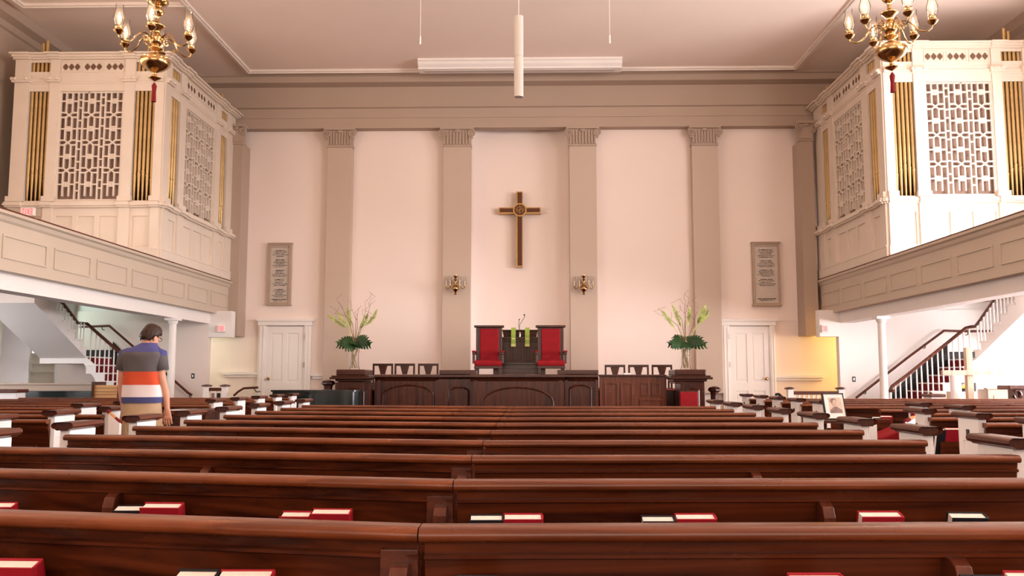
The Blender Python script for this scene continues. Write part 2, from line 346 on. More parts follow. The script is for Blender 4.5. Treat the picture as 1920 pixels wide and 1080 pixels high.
# ---- doors in the back wall
def door(nm, lx0, lx1, fx0, fx1, ytop, knob_px, knob_left, label):
    a = PY(lx0, 612, 20.4); c = PY(lx1, 612, 20.4); f0 = PY(fx0, 600, 20.4).x; f1 = PY(fx1, 600, 20.4).x
    zt = a.z; zft = PY(fx0, ytop, 20.4).z
    x0, x1 = a.x, c.x
    b = MB(); b.box(f0, x0, 20.38, YB, 0, zt + 0.02); b.box(x1, f1, 20.38, YB, 0, zt + 0.02)
    for s in (0, 1):
        u0, u1 = (f0, x0) if s == 0 else (x1, f1); q = (u1 - u0)
        b.box(u0 + q * 0.2, u0 + q * 0.35, 20.365, 20.4, 0, zt); b.box(u0 + q * 0.65, u0 + q * 0.8, 20.365, 20.4, 0, zt)
    b.box(f0 - 0.02, f1 + 0.02, 20.36, YB, zt + 0.02, zft); b.box(f0 - 0.05, f1 + 0.05, 20.33, YB, zft - 0.03, zft + 0.02)
    fr = struct(b.build(nm, 'white', bevel=0.006), label)
    b = MB(); b.box(x0, x1, 20.44, 20.48, 0.2, zt)
    h = zt; wm = (x0 + x1) / 2; st = 0.13
    zb, zm0, zm1 = 0.35, 0.95, 1.15
    for (u0, u1) in ((x0, x0 + st), (wm - 0.06, wm + 0.06), (x1 - st, x1)): b.box(u0, u1, 20.42, 20.45, 0.2, zt)
    for (v0, v1) in ((0.2, 0.4), (zm0, zm1), (zt - 0.16, zt)): b.box(x0, x1, 20.42, 20.45, v0, v1)
    for (u0, u1) in ((x0 + st + 0.03, wm - 0.09), (wm + 0.09, x1 - st - 0.03)):
        b.box(u0, u1, 20.43, 20.45, 0.45, zm0 - 0.05); b.box(u0, u1, 20.43, 20.45, zm1 + 0.05, zt - 0.21)
    lf = b.build('door_leaf', 'white', fr, bevel=0.005)
    kp = PY(knob_px, 710, 20.40)
    kb = MB(); kb.T = Matrix.Translation((kp.x, 20.42, kp.z)) @ Matrix.Rotation(math.pi / 2, 4, 'X')
    kb.lathe([(0.035, 0), (0.035, 0.01), (0.012, 0.015), (0.012, 0.05), (0.033, 0.06), (0.038, 0.08), (0.02, 0.1)], n=12)
    kb.build('door_knob', 'brass', lf, smooth=True)
    hx = x1 + 0.01 if knob_left else x0 - 0.01
    for z in (1.55, 2.2): MB().box(hx - 0.012, hx + 0.012, 20.37, 20.41, z - 0.06, z + 0.06).build('hinge', 'chrome', fr)
door('door_1', 499, 571, 486, 584, 600, 503, True, 'white four-panel door left of the pulpit platform, brass knob on its left')
door('door_2', 1367, 1442, 1353, 1452, 600, 1437, False, 'white four-panel door right of the pulpit platform, brass knob on its right')
# ---- galleries
def gallery(s, X, Xo, nm):
    # fascia: s=-1 left (X=-6.93), s=+1 right
    o = lambda d: X + s * d      # d metres outward
    zt, zb = 3.45, 2.67
    p = [(o(0), zb), (o(0), 3.30), (o(-0.03), 3.33), (o(-0.05), 3.38), (o(-0.09), 3.40), (o(-0.09), 3.44), (o(0.16), 3.44), (o(0.16), zb)]
    b = MB(); b.ext(p, 'y', -7, 20.45)
    par = struct(b.build('wall_gallery_' + nm, 'fascia'), 'panelled gallery front along the %s side of the hall' % nm)
    b = MB(); b.box(min(o(-0.05), o(0.16)), max(o(-0.05), o(0.16)), -7, 20.3, 3.44, 3.475)
    b.build('gallery_rail_cap', 'cap', par)
    b = MB(); y = 19.9
    while y > 1:
        y1, y0 = y, y - 1.06
        for (ya, yb, za, zb2) in ((y0, y1, 3.12, 3.145), (y0, y1, 2.83, 2.855), (y0, y0 + 0.025, 2.83, 3.145), (y1 - 0.025, y1, 2.83, 3.145)):
            xa, xb = o(-0.018), o(0.01); b.box(min(xa, xb), max(xa, xb), ya, yb, za, zb2)
        y -= 1.26
    b.build('panel_moulding', 'fascia', par)
    # beam under the fascia
    xa, xb = o(0.15), o(0.45)
    struct(MB().box(min(xa, xb), max(xa, xb), -7, 19.35, 2.44, 2.70).build('trim_gallery_beam_' + nm, 'white'))
    b = MB(); xa, xb = o(0.1), o(1.95)
    b.box(min(xa, xb), max(xa, xb), -7, 20.45, 2.70, 2.9)
    xa, xb = o(1.95), Xo
    b.box(min(xa, xb), max(xa, xb), -7, 13.5, 2.70, 2.9); b.box(min(xa, xb), max(xa, xb), 18.2 + 1.1, 20.45, 2.70, 2.9)
    xa, xb = s * 10.25, Xo
    b.box(min(xa, xb), max(xa, xb), 13.5, 19.3, 2.70, 2.9)
    struct(b.build('ceiling_aisle_' + nm, 'white'))
gallery(-1, -6.93, -12.0, 'left'); gallery(1, 6.58, 12.0, 'right')
# header over the passages + stairwell walls
YS = 19.25
for s, nm, xin, xw in ((-1, 'left', -6.60, PY(390, 640, YS).x), (1, 'right', 6.28, PY(1573, 640, YS).x)):
    zb = PY(1550, 631, YS).z
    struct(MB().box(min(xin, xw), max(xin, xw), YS, YS + 0.25, zb, 2.72).build('wall_header_' + nm, 'white'))
    xo = -10.35 if s < 0 else 12.0
    struct(MB().box(min(xw, xo), max(xw, xo), YS, YS + 0.18, 0, 2.72 if s > 0 else 2.72).build('wall_stair_' + nm, 'wall' if s < 0 else 'white'))
    struct(MB().box(min(s * 10.1, s * 10.28), max(s * 10.1, s * 10.28), 18.15, 19.4, 1.9 if s < 0 else 1.8, 3.2).build('wall_stair_end_' + nm, 'white'))
# gallery columns
def column(x, y, label):
    t = thing('gallery_column', label, 'column', (x, y, 0))
    MB().lathe([(0.11, 0), (0.11, 0.10), (0.085, 0.16), (0.078, 0.2), (0.070, 2.3), (0.072, 2.33)], (x, y, 0), 24).build('shaft', 'white', t, smooth=True)
    b = MB(); b.lathe([(0.07, 2.31), (0.095, 2.35), (0.10, 2.39)], (x, y, 0), 24); b.box(x - 0.125, x + 0.125, y - 0.125, y + 0.125, 2.39, 2.44)
    b.build('column_capital', 'white', t, smooth=True, angle=30)
column(-7.12, 17.36, 'slim round white column under the left gallery, beside the staircase')
column(6.80, 17.2, 'slim round white column under the right gallery, beside the staircase')
# ---- windows in the outer walls (daylight)
def win(n, x, y0, y1, z0, z1, s, nx, nz):
    b = MB(); xa, xb = x - 0.06 * (s > 0) , x + 0.06 * (s < 0); t = 0.05
    xs = (min(xa, xb) if s > 0 else x, x if s > 0 else max(xa, xb))
    b.box(xs[0], xs[1], y0 - 0.1, y0, z0 - 0.1, z1 + 0.1); b.box(xs[0], xs[1], y1, y1 + 0.1, z0 - 0.1, z1 + 0.1)
    b.box(xs[0], xs[1], y0 - 0.1, y1 + 0.1, z0 - 0.1, z0); b.box(xs[0], xs[1], y0 - 0.1, y1 + 0.1, z1, z1 + 0.1)
    for i in range(1, nx): yy = y0 + (y1 - y0) * i / nx; b.box(xs[0], xs[1], yy - 0.015, yy + 0.015, z0, z1)
    for i in range(1, nz): zz = z0 + (z1 - z0) * i / nz; b.box(xs[0], xs[1], y0, y1, zz - 0.015, zz + 0.015)
    o = struct(b.build('window_%d' % n, 'white'))
    xm = x - s * 0.012
    MB().box(xm - 0.004, xm + 0.004, y0, y1, z0, z1).build('window_pane', 'daylight', o)
win(1, -10.2, 18.0, 19.1, 2.95, 4.0, -1, 4, 3)
win(2, 9.9, 10.4, 14.6, 3.7, 6.7, 1, 8, 6); win(3, -10.2, 10.4, 13.6, 3.7, 6.7, -1, 8, 6)
win(4, 12.0, 13.0, 16.0, 0.9, 2.4, 1, 6, 4); win(5, -12.0, 12.0, 15.0, 0.9, 2.4, -1, 6, 4)
win(6, 9.9, 1.0, 6.0, 3.7, 6.7, 1, 8, 6); win(7, -10.2, 1.0, 6.0, 3.7, 6.7, -1, 8, 6)

# ================================================================ ORGAN CASES
def grille(b, W_, z0, z1):
    # fretwork in the local plane: u in 0..W_, z0..z1, thickness along v
    t = 0.014; d0, d1 = -0.02, 0.02
    def bar(u0, za, u1, zb, th=0.014):
        a = Vector((u0, za)); c = Vector((u1, zb)); d = (c - a); L = d.length
        if L < 1e-5: return
        d /= L; n = Vector((-d.y, d.x)) * th
        a = a - d * th * 0.5; c = c + d * th * 0.5
        q = [a + n, c + n, c - n, a - n]
        e = (len(b.f) * 7 % 97) * 0.00007
        b.loft([[(p.x, d0 - e, p.y) for p in q], [(p.x, d1 + e, p.y) for p in q]])
    bar(0, z0, W_, z0); bar(0, z1, W_, z1)
    lw = W_ * 0.075; mw = (W_ - 2 * lw) / 3; hgt = (z1 - z0); ncell = 4; ch = hgt / (ncell - 0.12)
    for m in range(3):
        u0 = m * (mw + lw); u1 = u0 + mw; c = (u0 + u1) / 2; hwm = mw * 0.175
        bar(u0, z0, u0, z1); bar(u1, z0, u1, z1)
        ztop = z1
        for k in range(ncell + 1):
            zc = ztop - ch * (k + 0.32)           # square block centre
            def C(z): return max(z0, min(z1, z))
            if z0 + 0.05 < zc < z1:
                for (uu, zz) in ((u0, zc), (u1, zc)): bar(uu, zc, c - hwm if uu == u0 else c + hwm, zc)
                e = hwm * 0.62
                for q in (-1, 0, 1): bar(c - e - 0.01, zc + q * e, c + e + 0.01, zc + q * e, 0.013); bar(c + q * e, zc - e, c + q * e, zc + e, 0.013)
            for uu in (c - hwm, c + hwm):
                if C(zc + ch * 0.415) - C(zc + 0.02) > 0.03: bar(uu, C(zc + ch * 0.415), uu, C(zc + 0.02))
                if C(zc - 0.02) - C(zc - ch * 0.415) > 0.03: bar(uu, C(zc - 0.02), uu, C(zc - ch * 0.415))
            xc = zc - ch * 0.5
            if z0 + 0.06 < xc < z1 - 0.04:
                dz = ch * 0.085
                for (du, s2) in ((-1, 1), (1, 1), (-1, -1), (1, -1)):
                    bar(c, xc, c + du * hwm, xc + s2 * dz)
                    bar(c + du * hwm, xc + s2 * dz, u0 if du < 0 else u1, xc + s2 * dz)
        if m < 2:
            zz = z1 - 0.10 - 0.05 * m; kk = 0
            while zz > z0:
                bar(u1, zz, u1 + lw, zz); zz -= (0.16, 0.25)[kk % 2]; kk += 1
def organ(s, Xc, Yf, zb_l, nm, lab, fo=2.88, so=3.92):
    t = thing('organ_case', lab, 'pipe organ', (Xc, Yf, 2.9))
    if s < 0: t.scale = (1, 1, 0.978)
    ZB, Z0, Z1, ZC, ZT = 4.53, 4.61, 6.78, 7.10, 7.51
    for face in (0, 1):
        if face == 0:     # front, facing the camera; u runs outward from the corner
            T = Matrix(((s, 0, 0, Xc), (0, 1, 0, Yf), (0, 0, 1, 0), (0, 0, 0, 1))); L = fo
            seg = [('p', 0, .16), ('o', .16, .56), ('p', .56, .76), ('g', .76, 2.02), ('p', 2.02, 2.20), ('o', 2.20, 2.60), ('p', 2.60, fo)]
        else:             # side, facing the hall; u runs from the corner towards the back wall
            T = Matrix(((0, s, 0, Xc), (1, 0, 0, Yf), (0, 0, 1, 0), (0, 0, 0, 1))); L = so
            seg = [('p', 0, .27), ('o', .27, .72), ('p', .72, 1.02), ('g', 1.02, 2.70), ('p', 2.70, 3.0), ('o', 3.0, 3.42), ('p', 3.42, so)]
        # local frame: u along the face, v into the case, z up
        fr = MB(); fr.T = T
        ins = MB(); ins.T = T; bk = MB(); bk.T = T; gr = MB(); gr.T = T; mo = MB(); mo.T = T; qf = MB(); qf.T = T
        for (kd, a, c) in seg:
            if kd == 'p':
                fr.box(a, c, -0.03, 0.13, ZB, ZT - 0.1)
                for (z, e, h) in ((Z0 - 0.02, 0.03, 0.10), (6.95, 0.035, 0.04), (6.99, 0.05, 0.05), (ZT - 0.10, 0.03, 0.03)):
                    fr.box(a - (e if a > 0 else 0), c + e, -0.05 - e, 0.0, z, z + h)
                for q in (-1, 1):   # little scrolls
                    m_ = (a + c) / 2 + q * (c - a) * 0.38
                    fr.lathe([(0.001, -0.03), (0.032, -0.02), (0.032, 0.02), (0.001, 0.03)], (m_, -0.09, 7.01), 8)
            else:
                fr.box(a, c, -0.008, 0.012, ZB, Z0); fr.box(a, c, -0.008, 0.012, Z1, 7.08)
                fr.box(a, c, -0.02, 0.0, 6.93, 6.97); fr.box(a, c, -0.03, 0.0, 6.97, 7.01)
                if kd == 'g':
                    fr.box(a, c, 0.0, 0.10, 7.08, ZT - 0.1)
                    gw = (c - a); n3 = 3
                    for i in range(n3):
                        g0 = a + gw * i / n3 + 0.02; g1 = a + gw * (i + 1) / n3 - 0.02
                        for (ua, ub, za, zb) in ((g0, g1, 7.365, 7.38), (g0, g1, 7.16, 7.175), (g0, g0 + 0.012, 7.16, 7.38), (g1 - 0.012, g1, 7.16, 7.38)):
                            fr.box(ua, ub, -0.012, 0.0, za, zb)
                        qf = MB(); qf.T = T
                        for j in range(3):
                            uc = g0 + (g1 - g0) * (0.2 + 0.3 * j); r = 0.020; zc = 7.27; q = 0.062
                            qf.box(uc - r * 0.9, uc + r * 0.9, -0.004, 0.03, zc - q, zc + q); qf.box(uc - q * .8, uc + q * .8, -0.004, 0.03, zc - r, zc + r)
                            qf.box(uc - q * .6, uc + q * .6, -0.004, 0.03, zc - r * 1.9, zc + r * 1.9)
                        qf.build('quatrefoil_hole_shade', 'hole_shade', t)  # thin dark plates painting the shade of holes, nothing is pierced
                    for (ua, ub) in ((a, a + 0.02), (c - 0.02, c)): fr.box(ua, ub, -0.005, 0.1, Z0, Z1)
                    G = MB(); grille(G, c - a - 0.06, Z0 + 0.02, Z1 - 0.02)
                    G.v = [T @ (v + Vector((a + 0.03, 0.03, 0))) for v in G.v]
                    G.build('fretwork_grille', 'organ', t)
                    ins.box(a, c, 0.11, 0.13, Z0 - 0.05, Z1 + 0.05)
                    # base panels
                else:
                    fr.box(a, c, -0.008, 0.012, 7.36, ZT - 0.1); fr.box(a, c, -0.008, 0.012, 7.08, 7.17)
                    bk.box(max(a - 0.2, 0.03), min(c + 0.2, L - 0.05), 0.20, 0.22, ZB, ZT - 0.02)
                    n5 = 5 if face == 0 else 4
                    for i in range(n5):
                        w5 = (c - a) / n5; uc = a + w5 * (i + 0.5); r = w5 * 0.40; yv = 0.045
                        mouth = Z0 + 0.42 + 0.13 * (1 - abs(i - (n5 - 1) / 2) / ((n5 - 1) / 2)) + 0.02 * i
                        P = MB(); P.T = T
                        P.lathe([(0.012, Z0 - 0.08), (r, mouth - 0.03), (r * 1.05, mouth - 0.03), (r * 1.05, mouth)], (uc, yv, 0), 14)
                        P.lathe([(r * 0.8, mouth), (r, mouth + 0.10), (r, 7.64 + 0.06 * ((i * 7 + face * 3) % 4) if (i in (1, 2)) else 7.42)], (uc, yv, 0), 14)
                        P.box(uc - r * 0.6, uc + r * 0.6, yv - r * 1.08, yv - r * 0.5, mouth - 0.012, mouth + 0.004)
                        P.build('organ_pipe', 'gold', t, smooth=True, angle=50)
        # cornice
        for (z, e, h) in ((ZT - 0.10, 0.02, 0.03), (ZT - 0.07, 0.06, 0.04), (ZT - 0.03, 0.12, 0.03)):
            mo.box(-e - 0.03, L, -0.05 - e, 0.3, z, z + h)
            for (kd, a, c) in seg:
                if kd == 'p': mo.box(max(a, -e) - e * 0.4, c + e * 0.4, -0.08 - e, 0.0, z, z + h)
        mo.build('cornice_moulding', 'organ', t)
        mo = MB(); mo.T = T
        # base moulding
        for (z, e, h) in ((ZB - 0.06, 0.03, 0.03), (ZB - 0.03, 0.07, 0.04), (ZB + 0.01, 0.05, 0.03)):
            mo.box(-e - 0.02, L + 0.02, -0.05 - e, 0.3, z, z + h)
            for (kd, a, c) in seg:
                if kd == 'p': mo.box(a - e * 0.4, c + e * 0.4, -0.09 - e, 0.0, z, z + h)
        mo.build('base_moulding', 'organ', t)
        fr.build('case_front', 'organ', t)
        ins.build('grille_cloth', 'mauve', t)
        bk.build('pipe_recess_shade', 'shadow', t)  # dark sheet standing in for the shade between the pipes
        # base with recessed panels
        bs = MB(); bs.T = T
        ZL_ = 3.485; u0_ = 0.0
        bs.box(0, L, 0.02, 0.25, ZL_, ZB)
        if face == 0: bs.box(0.20, L, 0.02, 0.25, 2.91, ZL_); bs.box(0.20, L, -0.04, 0.02, 2.91, 3.32)
        for (kd, a, c) in seg:
            if kd == 'p': bs.box(a, c, -0.05, 0.05, ZL_, ZB - 0.05)
            else:
                n_ = 3 if kd == 'g' else 1
                for i in range(n_ + 1):
                    uc = a + (c - a) * i / n_; bs.box(max(a, uc - 0.05), min(c, uc + 0.05), -0.01, 0.03, ZL_, ZB - 0.05)
                bs.box(a, c, -0.01, 0.03, ZB - 0.22, ZB - 0.05)
        bs.box(-0.02, L, -0.065, 0.0, ZL_, 3.66); bs.box(-0.02, L, -0.075, 0.0, 3.66, 3.69)
        if face == 0 and s < 0:      # dark access hatch low in the front base
            h_ = MB(); h_.T = T; h_.box(2.06, 2.85, -0.11, 0.0, 2.95, 3.98); h_.build('access_hatch', 'oak', t)
        bs.build('case_base', 'organ', t)
    T = MB(); xa, xb = Xc + s * 0.3, Xc + s * fo
    T.box(min(xa, xb), max(xa, xb), Yf + 0.35, Yf + so, ZT - 0.25, ZT - 0.2); T.build('case_roof', 'organ', t)
organ(-1, -6.96, 16.15, 0, 'left', 'cream organ case with gilt pipes and fretwork grilles in left gallery')
organ(1, 6.62, 16.2, 0, 'right', 'cream organ case with gilt pipes and fretwork grilles in right gallery')
# ================================================================ PEWS
PT = 0.943
def rowY(k): return 2.04 + 0.89 * (k - 1)
RAIL = [(-0.022, 0.910), (-0.040, 0.912), (-0.048, 0.920), (-0.048, 0.931), (-0.042, 0.939), (-0.030, PT), (0.030, PT), (0.042, 0.937), (0.044, 0.920), (0.036, 0.911), (0.018, 0.910)]
BACK = [(-0.014, 0.912), (0.012, 0.912), (0.10, 0.44), (0.12, 0.06), (0.095, 0.06), (0.075, 0.44)]
BEAD = [(-0.008, 0.868), (-0.020, 0.872), (-0.021, 0.880), (-0.010, 0.884), (0, 0.884), (0, 0.868)]
SEAT = [(0.10, 0.42), (0.10, 0.45), (0.47, 0.46), (0.48, 0.44), (0.47, 0.425)]
RACK = [(-0.015, 0.62), (-0.118, 0.62), (-0.118, 0.75), (-0.106, 0.75), (-0.106, 0.635), (-0.015, 0.635)]
def pew_end(t, x, y, inner, plate=None, w_=0.042, far=0.34):
    # white end panel with a brown cap; plate = side (-1/+1) on which the row plate sits
    b = MB(); b.box(x - w_ / 2, x + w_ / 2, y + 0.035, y + far, 0, 0.97)
    for q in (-1, 1):
        xa, xb = (x + q * w_ / 2, x + q * (w_ / 2 + 0.008)); xa, xb = min(xa, xb), max(xa, xb)
        for (ya, yb, za, zb) in ((y + 0.035, y + 0.10, 0, 0.965), (y + far - 0.07, y + far, 0, 0.965), (y + 0.04, y + far, 0.80, 0.965), (y + 0.04, y + far, 0, 0.14)):
            b.box(xa, xb, ya, yb, za, zb)
    e = b.build('end_panel', 'pewwhite', t, bevel=0.004)
    cp = [(-0.038, 0.966), (-0.048, 0.974), (-0.066, 0.978), (-0.075, 0.990), (-0.072, 1.003), (-0.056, 1.012), (0.056, 1.012), (0.072, 1.003), (0.075, 0.990), (0.066, 0.978), (0.048, 0.974), (0.038, 0.966)]
    c = MB(); n0 = y + 0.03; n1 = y + far
    def ring(yy, sc): return [(x + px * sc * 0.88, yy, 0.966 + (pz - 0.966)) for px, pz in cp]
    c.loft([ring(n0 - 0.005, 0.8), ring(n0 - 0.025, 0.95), ring(n0 - 0.035, 1.0), ring(n1 + 0.035, 1.0), ring(n1 + 0.025, 0.95), ring(n1 + 0.005, 0.8)])
    c.build('end_cap', 'cap', t, smooth=True, angle=35)
    if plate:
        xa = x + plate * (w_ / 2 + 0.008); xb = xa + plate * 0.006
        MB().box(min(xa, xb), max(xa, xb), y + 0.17, y + 0.21, 0.845, 0.885).build('number_plate', 'iron', t)
def pew(name_label, X0, X1, k, joint, sl, sr, ends, plates, group, brackets, root_y=None):
    y = rowY(k)
    t = thing('pew', name_label, 'pew', (X0, y, 0), group)
    if joint is None: segs = [(X0, X1, sl, sr)]
    else: segs = [(X0, joint, sl, 0.0), (joint, X1, 0.0, sr)]
    for (a, c, sa, sc) in segs:
        b = MB(); b.ext([(p[0] + y, p[1]) for p in BACK], 'x', a + 0.01, c - 0.002, sa, sc); b.ext([(p[0] + y, p[1]) for p in BEAD], 'x', a + 0.01, c - 0.002, sa, sc)
        b.build('backrest', 'pew', t, smooth=True, angle=20)
        MB().ext([(p[0] + y, p[1]) for p in RAIL], 'x', a, c - 0.003, sa, sc).build('top_rail', 'rail', t, smooth=True, angle=50)
    a, c = X0, X1
    b = MB()
    for (a, c, sa, sc) in segs: b.ext([(p[0] + y, p[1]) for p in SEAT], 'x', a + 0.03, c, sa, sc)
    b.build('seat', 'pew', t)
    b = MB()
    for (a, c, sa, sc) in segs: b.ext([(p[0] + y, p[1]) for p in RACK], 'x', a + 0.03, c - 0.03, sa, sc)
    b.build('book_rack', 'pew', t)
    def off(x):
        for (a, c, sa, sc) in segs:
            if x <= c: return sa + (sc - sa) * (x - a) / (c - a)
        return segs[-1][3]
    for (x, wide) in brackets:
        yo = y + off(x)
        b = MB()
        if wide:
            b.box(x - 0.05, x + 0.035, yo - 0.022, yo + 0.02, 0.60, 0.892)
            b.box(x - 0.022, x + 0.018, yo - 0.085, yo - 0.01, 0.60, 0.84)
            b.ext([(yo - 0.022, 0.60), (yo - 0.085, 0.60), (yo - 0.085, 0.84), (yo - 0.06, 0.862), (yo - 0.022, 0.865)], 'x', x - 0.022, x + 0.018)
        else:
            b.ext([(yo + 0.01, 0.60), (yo - 0.085, 0.60), (yo - 0.085, 0.83), (yo - 0.07, 0.862), (yo - 0.04, 0.875), (yo + 0.01, 0.875)], 'x', x - 0.019, x + 0.019)
        b.build('bracket', 'cap', t, bevel=0.003)
    for (x, o_), pl in zip(ends, plates):
        pew_end(t, x, y + off(x) - 0.01 if o_ is None else y + o_, None, pl)
    return t
CL, CR, CJ = -2.74, 2.13, -0.25
SKL, SKR = 0.44, 0.09
for k in range(1, 11):
    lab = 'long dark wood pew across the centre, ' + ('nearest of all to the camera' if k == 1 else 'farthest row, just before the pulpit front' if k == 10 else ORD[k - 1] + ' row from the camera')
    br = [(-1.46, False), (CJ - 0.04, True), (0.955, False)] if k <= 5 else []
    pew(lab, CL + 0.03, CR - 0.03, k, CJ, SKL, SKR, [(CL, None), (CR, None)], [None, None], 'pews of the centre block', br)
# right side block: ends at x = 3.36
for k in range(3, 15):
    y_ = rowY(k)
    x0 = 3.31 + (0.007 * (k - 8) if k > 8 else 0)
    xs = x0 if k not in (8, 9) else 3.60
    en = [(x0, None)] if k not in (8, 9) else [(4.07, None)]
    lab = 'side pew of the right block, ' + ORD[k - 3] + ' row from the camera, running off to the right'
    pew(lab, xs, 7.6 if k >= 12 else 8.6, k, None, 0.08, 0.02, en, [-1], 'pews of the right block', [])
for k in range(3, 15):
    x0 = -3.80 - (0.008 * (k - 8) if k > 8 else 0)
    x1 = x0 if k not in (8, 9) else -4.50
    lab = 'side pew of the left block, ' + ORD[k - 3] + ' row from the camera, running off to the left'
    pew(lab, -8.2 if k >= 12 else -8.9, x1, k, None, 0.45, 0.45, [(x1, None)], [1], 'pews of the left block', [])
# ---- hymnals in the racks
def book(px0, px1, py_top, k, mat, label, thick=0.045, X=None, tilt=0.16):
    y = rowY(k) - 0.03
    def off(x): return (SKL * (CJ - x) / (CJ - CL)) if x < CJ else SKR * (x - CJ) / (CR - CJ)
    xa = PY(px0, py_top, y).x
    ys = y + (off(xa) if X is None else (0.06 if xa > 0 else 0.45)); TL = 0.30
    yt = ys - 0.025 - 0.24 * math.sin(TL)
    a = PY(px0, py_top, yt + thick * math.cos(TL)); c = PY(px1, py_top, yt + thick * math.cos(TL))
    w_ = c.x - a.x; zt = a.z - thick * math.sin(TL); hgt = (zt - 0.637) / math.cos(TL)
    t = thing('hymnal', label, 'book', ((a.x + c.x) / 2, ys - 0.07, 0.637), 'hymnals in the pew racks')
    T = Matrix.Translation(((a.x + c.x) / 2, yt + hgt * math.sin(TL), 0.637)) @ Matrix.Rotation(0.03 * (1 if px0 % 3 else -1), 4, 'Z') @ Matrix.Rotation(TL, 4, 'X')
    b = MB(); b.T = T; h = w_ / 2
    b.box(-h, h, 0, 0.0035, 0, hgt); b.box(-h, h, thick - 0.0035, thick, 0, hgt)
    b.ext([(h - 0.004, 0), (h + 0.003, thick * 0.2), (h + 0.004, thick * 0.8), (h - 0.004, thick)], 'z', 0, hgt) 
    b.build('cover', mat, t, bevel=0.001)
    p = MB(); p.T = T; p.box(-h + 0.004, h - 0.004, 0.0035, thick - 0.0035, 0.004, hgt - 0.004); p.build('pages', 'pages', t)
    return t
R, K = 'book_red', 'book_black'
for (a, c, y, k, m, l) in [
    (-40, 33, 941, 2, R, 'red hymnal cut by the left edge of the view, second pew from the camera'),
    (221, 272, 947, 2, K, 'black hymnal beside a red one, leftmost pair on second pew from the camera'),
    (273, 346, 942, 2, R, 'red hymnal next to a pew bracket, leftmost pair on second pew from the camera'),
    (531, 587, 958, 2, R, 'lower red hymnal of the all-red pair, second pew from the camera'),
    (588, 661, 953, 2, R, 'taller red hymnal of the all-red pair, second pew from the camera'),
    (881, 943, 964, 2, K, 'black hymnal just right of the middle bracket, second pew from the camera'),
    (944, 1016, 962, 2, R, 'red hymnal right of the middle bracket, second pew from the camera'),
    (1201, 1262, 966, 2, K, 'black hymnal of the pair right of centre, second pew from the camera'),
    (1264, 1338, 962, 2, R, 'red hymnal of the pair right of centre, second pew from the camera'),
    (1607, 1684, 958, 2, R, 'lone red hymnal right of the rounded bracket, second pew from the camera'),
    (1776, 1842, 960, 2, K, 'lone black hymnal at far right, second pew from the camera'),
    (-45, 82, 1047, 1, R, 'red hymnal at bottom left corner, nearest pew rack'),
    (336, 414, 1067, 1, K, 'black hymnal at the bottom edge, left of a red one, nearest pew rack'),
    (415, 515, 1067, 1, R, 'red hymnal at the bottom edge right of a black one, nearest pew rack'),
    (858, 935, 1078, 1, K, 'black hymnal barely in view at bottom centre, nearest pew rack'),
    (1475, 1575, 1074, 1, R, 'red hymnal at the bottom edge right of centre, nearest pew rack'),
    (1800, 1878, 1078, 1, K, 'black hymnal at the bottom right beside the rounded bracket'),
    (1881, 1975, 1070, 1, R, 'red hymnal at bottom right corner, nearest pew rack')]:
    book(a, c, y, k, m, l)
book(1753, 1769, 803, 7, K, 'black hymnal beside a red one on a right block pew, behind a brown cap', X=1)
book(1770, 1799, 802, 7, R, 'red hymnal on a right block pew, near the panelled pew end', X=1)
book(1634, 1649, 781, 9, K, 'black hymnal in the rack right of the framed portrait', X=1)
book(1650, 1671, 779, 9, R, 'small red hymnal in the rack right of the framed portrait', X=1)
# red cushion and card near the gap in the right block
a = PY(1632, 817, 8.55); c = PY(1680, 799, 8.75)
b = MB(); b.loft([[(3.30, 8.5, 0.60), (3.30, 8.85, 0.60), (3.30, 8.85, 0.70), (3.30, 8.5, 0.70)], [(3.55, 8.5, 0.66), (3.55, 8.85, 0.66), (3.55, 8.85, 0.80), (3.55, 8.5, 0.80)]])
tag(b.build('seat_cushion', 'red', bevel=0.02), 'red velvet cushion propped in the gap of the right pew block', 'cushion')
b = MB().box(3.22, 3.56, 8.86, 8.90, 0, 0.86).box(3.22, 3.56, 8.50, 8.86, 0.42, 0.60)
tag(b.build('kneeler_bench', 'pew', bevel=0.004), 'short reddish bench holding the red cushion in the right gap', 'bench')
q = PY(1638, 797, 8.47)
tag(MB().box(q.x - 0.03, q.x + 0.035, 8.485, 8.497, 0.58, q.z + 0.03).build('card', 'paper'), 'small white card standing against the red cushion in the right gap', 'card')
# open pew doors with amber top rails
def pdoor(p0, p1, y0, y1, zb, label):
    a = PY(*p0, y0); c = PY(*p1, y1)
    t = thing('pew_door', label, 'pew door', (a.x, a.y, 0), 'open doors of the side pews')
    def q(p, dz): return [(p.x - 0.012, p.y, p.z + dz), (p.x + 0.012, p.y, p.z + dz)]
    n = Vector((0, 0.02, 0))
    b = MB(); b.loft([[a - n, a + n, Vector((a.x, a.y, 0.0)) + n, Vector((a.x, a.y, 0.0)) - n], [c - n, c + n, Vector((c.x, c.y, 0.0)) + n, Vector((c.x, c.y, 0.0)) - n]])
    b.build('door_leaf', 'pewwhite', t)
    m = a.lerp(c, 0.55)
    MB().tube([a, m], 0.017, 8).build('door_rail', 'amber', t, smooth=True)
    MB().tube([m, c], 0.018, 8).build('door_rail', 'tassel', t, smooth=True)
    MB().sph((a.x - 0.01, a.y, a.z + 0.02), 0.018).build('latch_knob', 'tassel', t, smooth=True)
    return t
pdoor((206, 776), (226, 793), 7.55, 7.5, 0, 'open white pew door with amber rail beside the standing man')
pdoor((409, 779), (394, 797), 10.1, 9.8, 0, 'open white pew door with amber rail, left block behind the second aisle')
pdoor((1714, 782), (1697, 791), 7.2, 7.1, 0, 'open white pew door with amber rail in the right block')

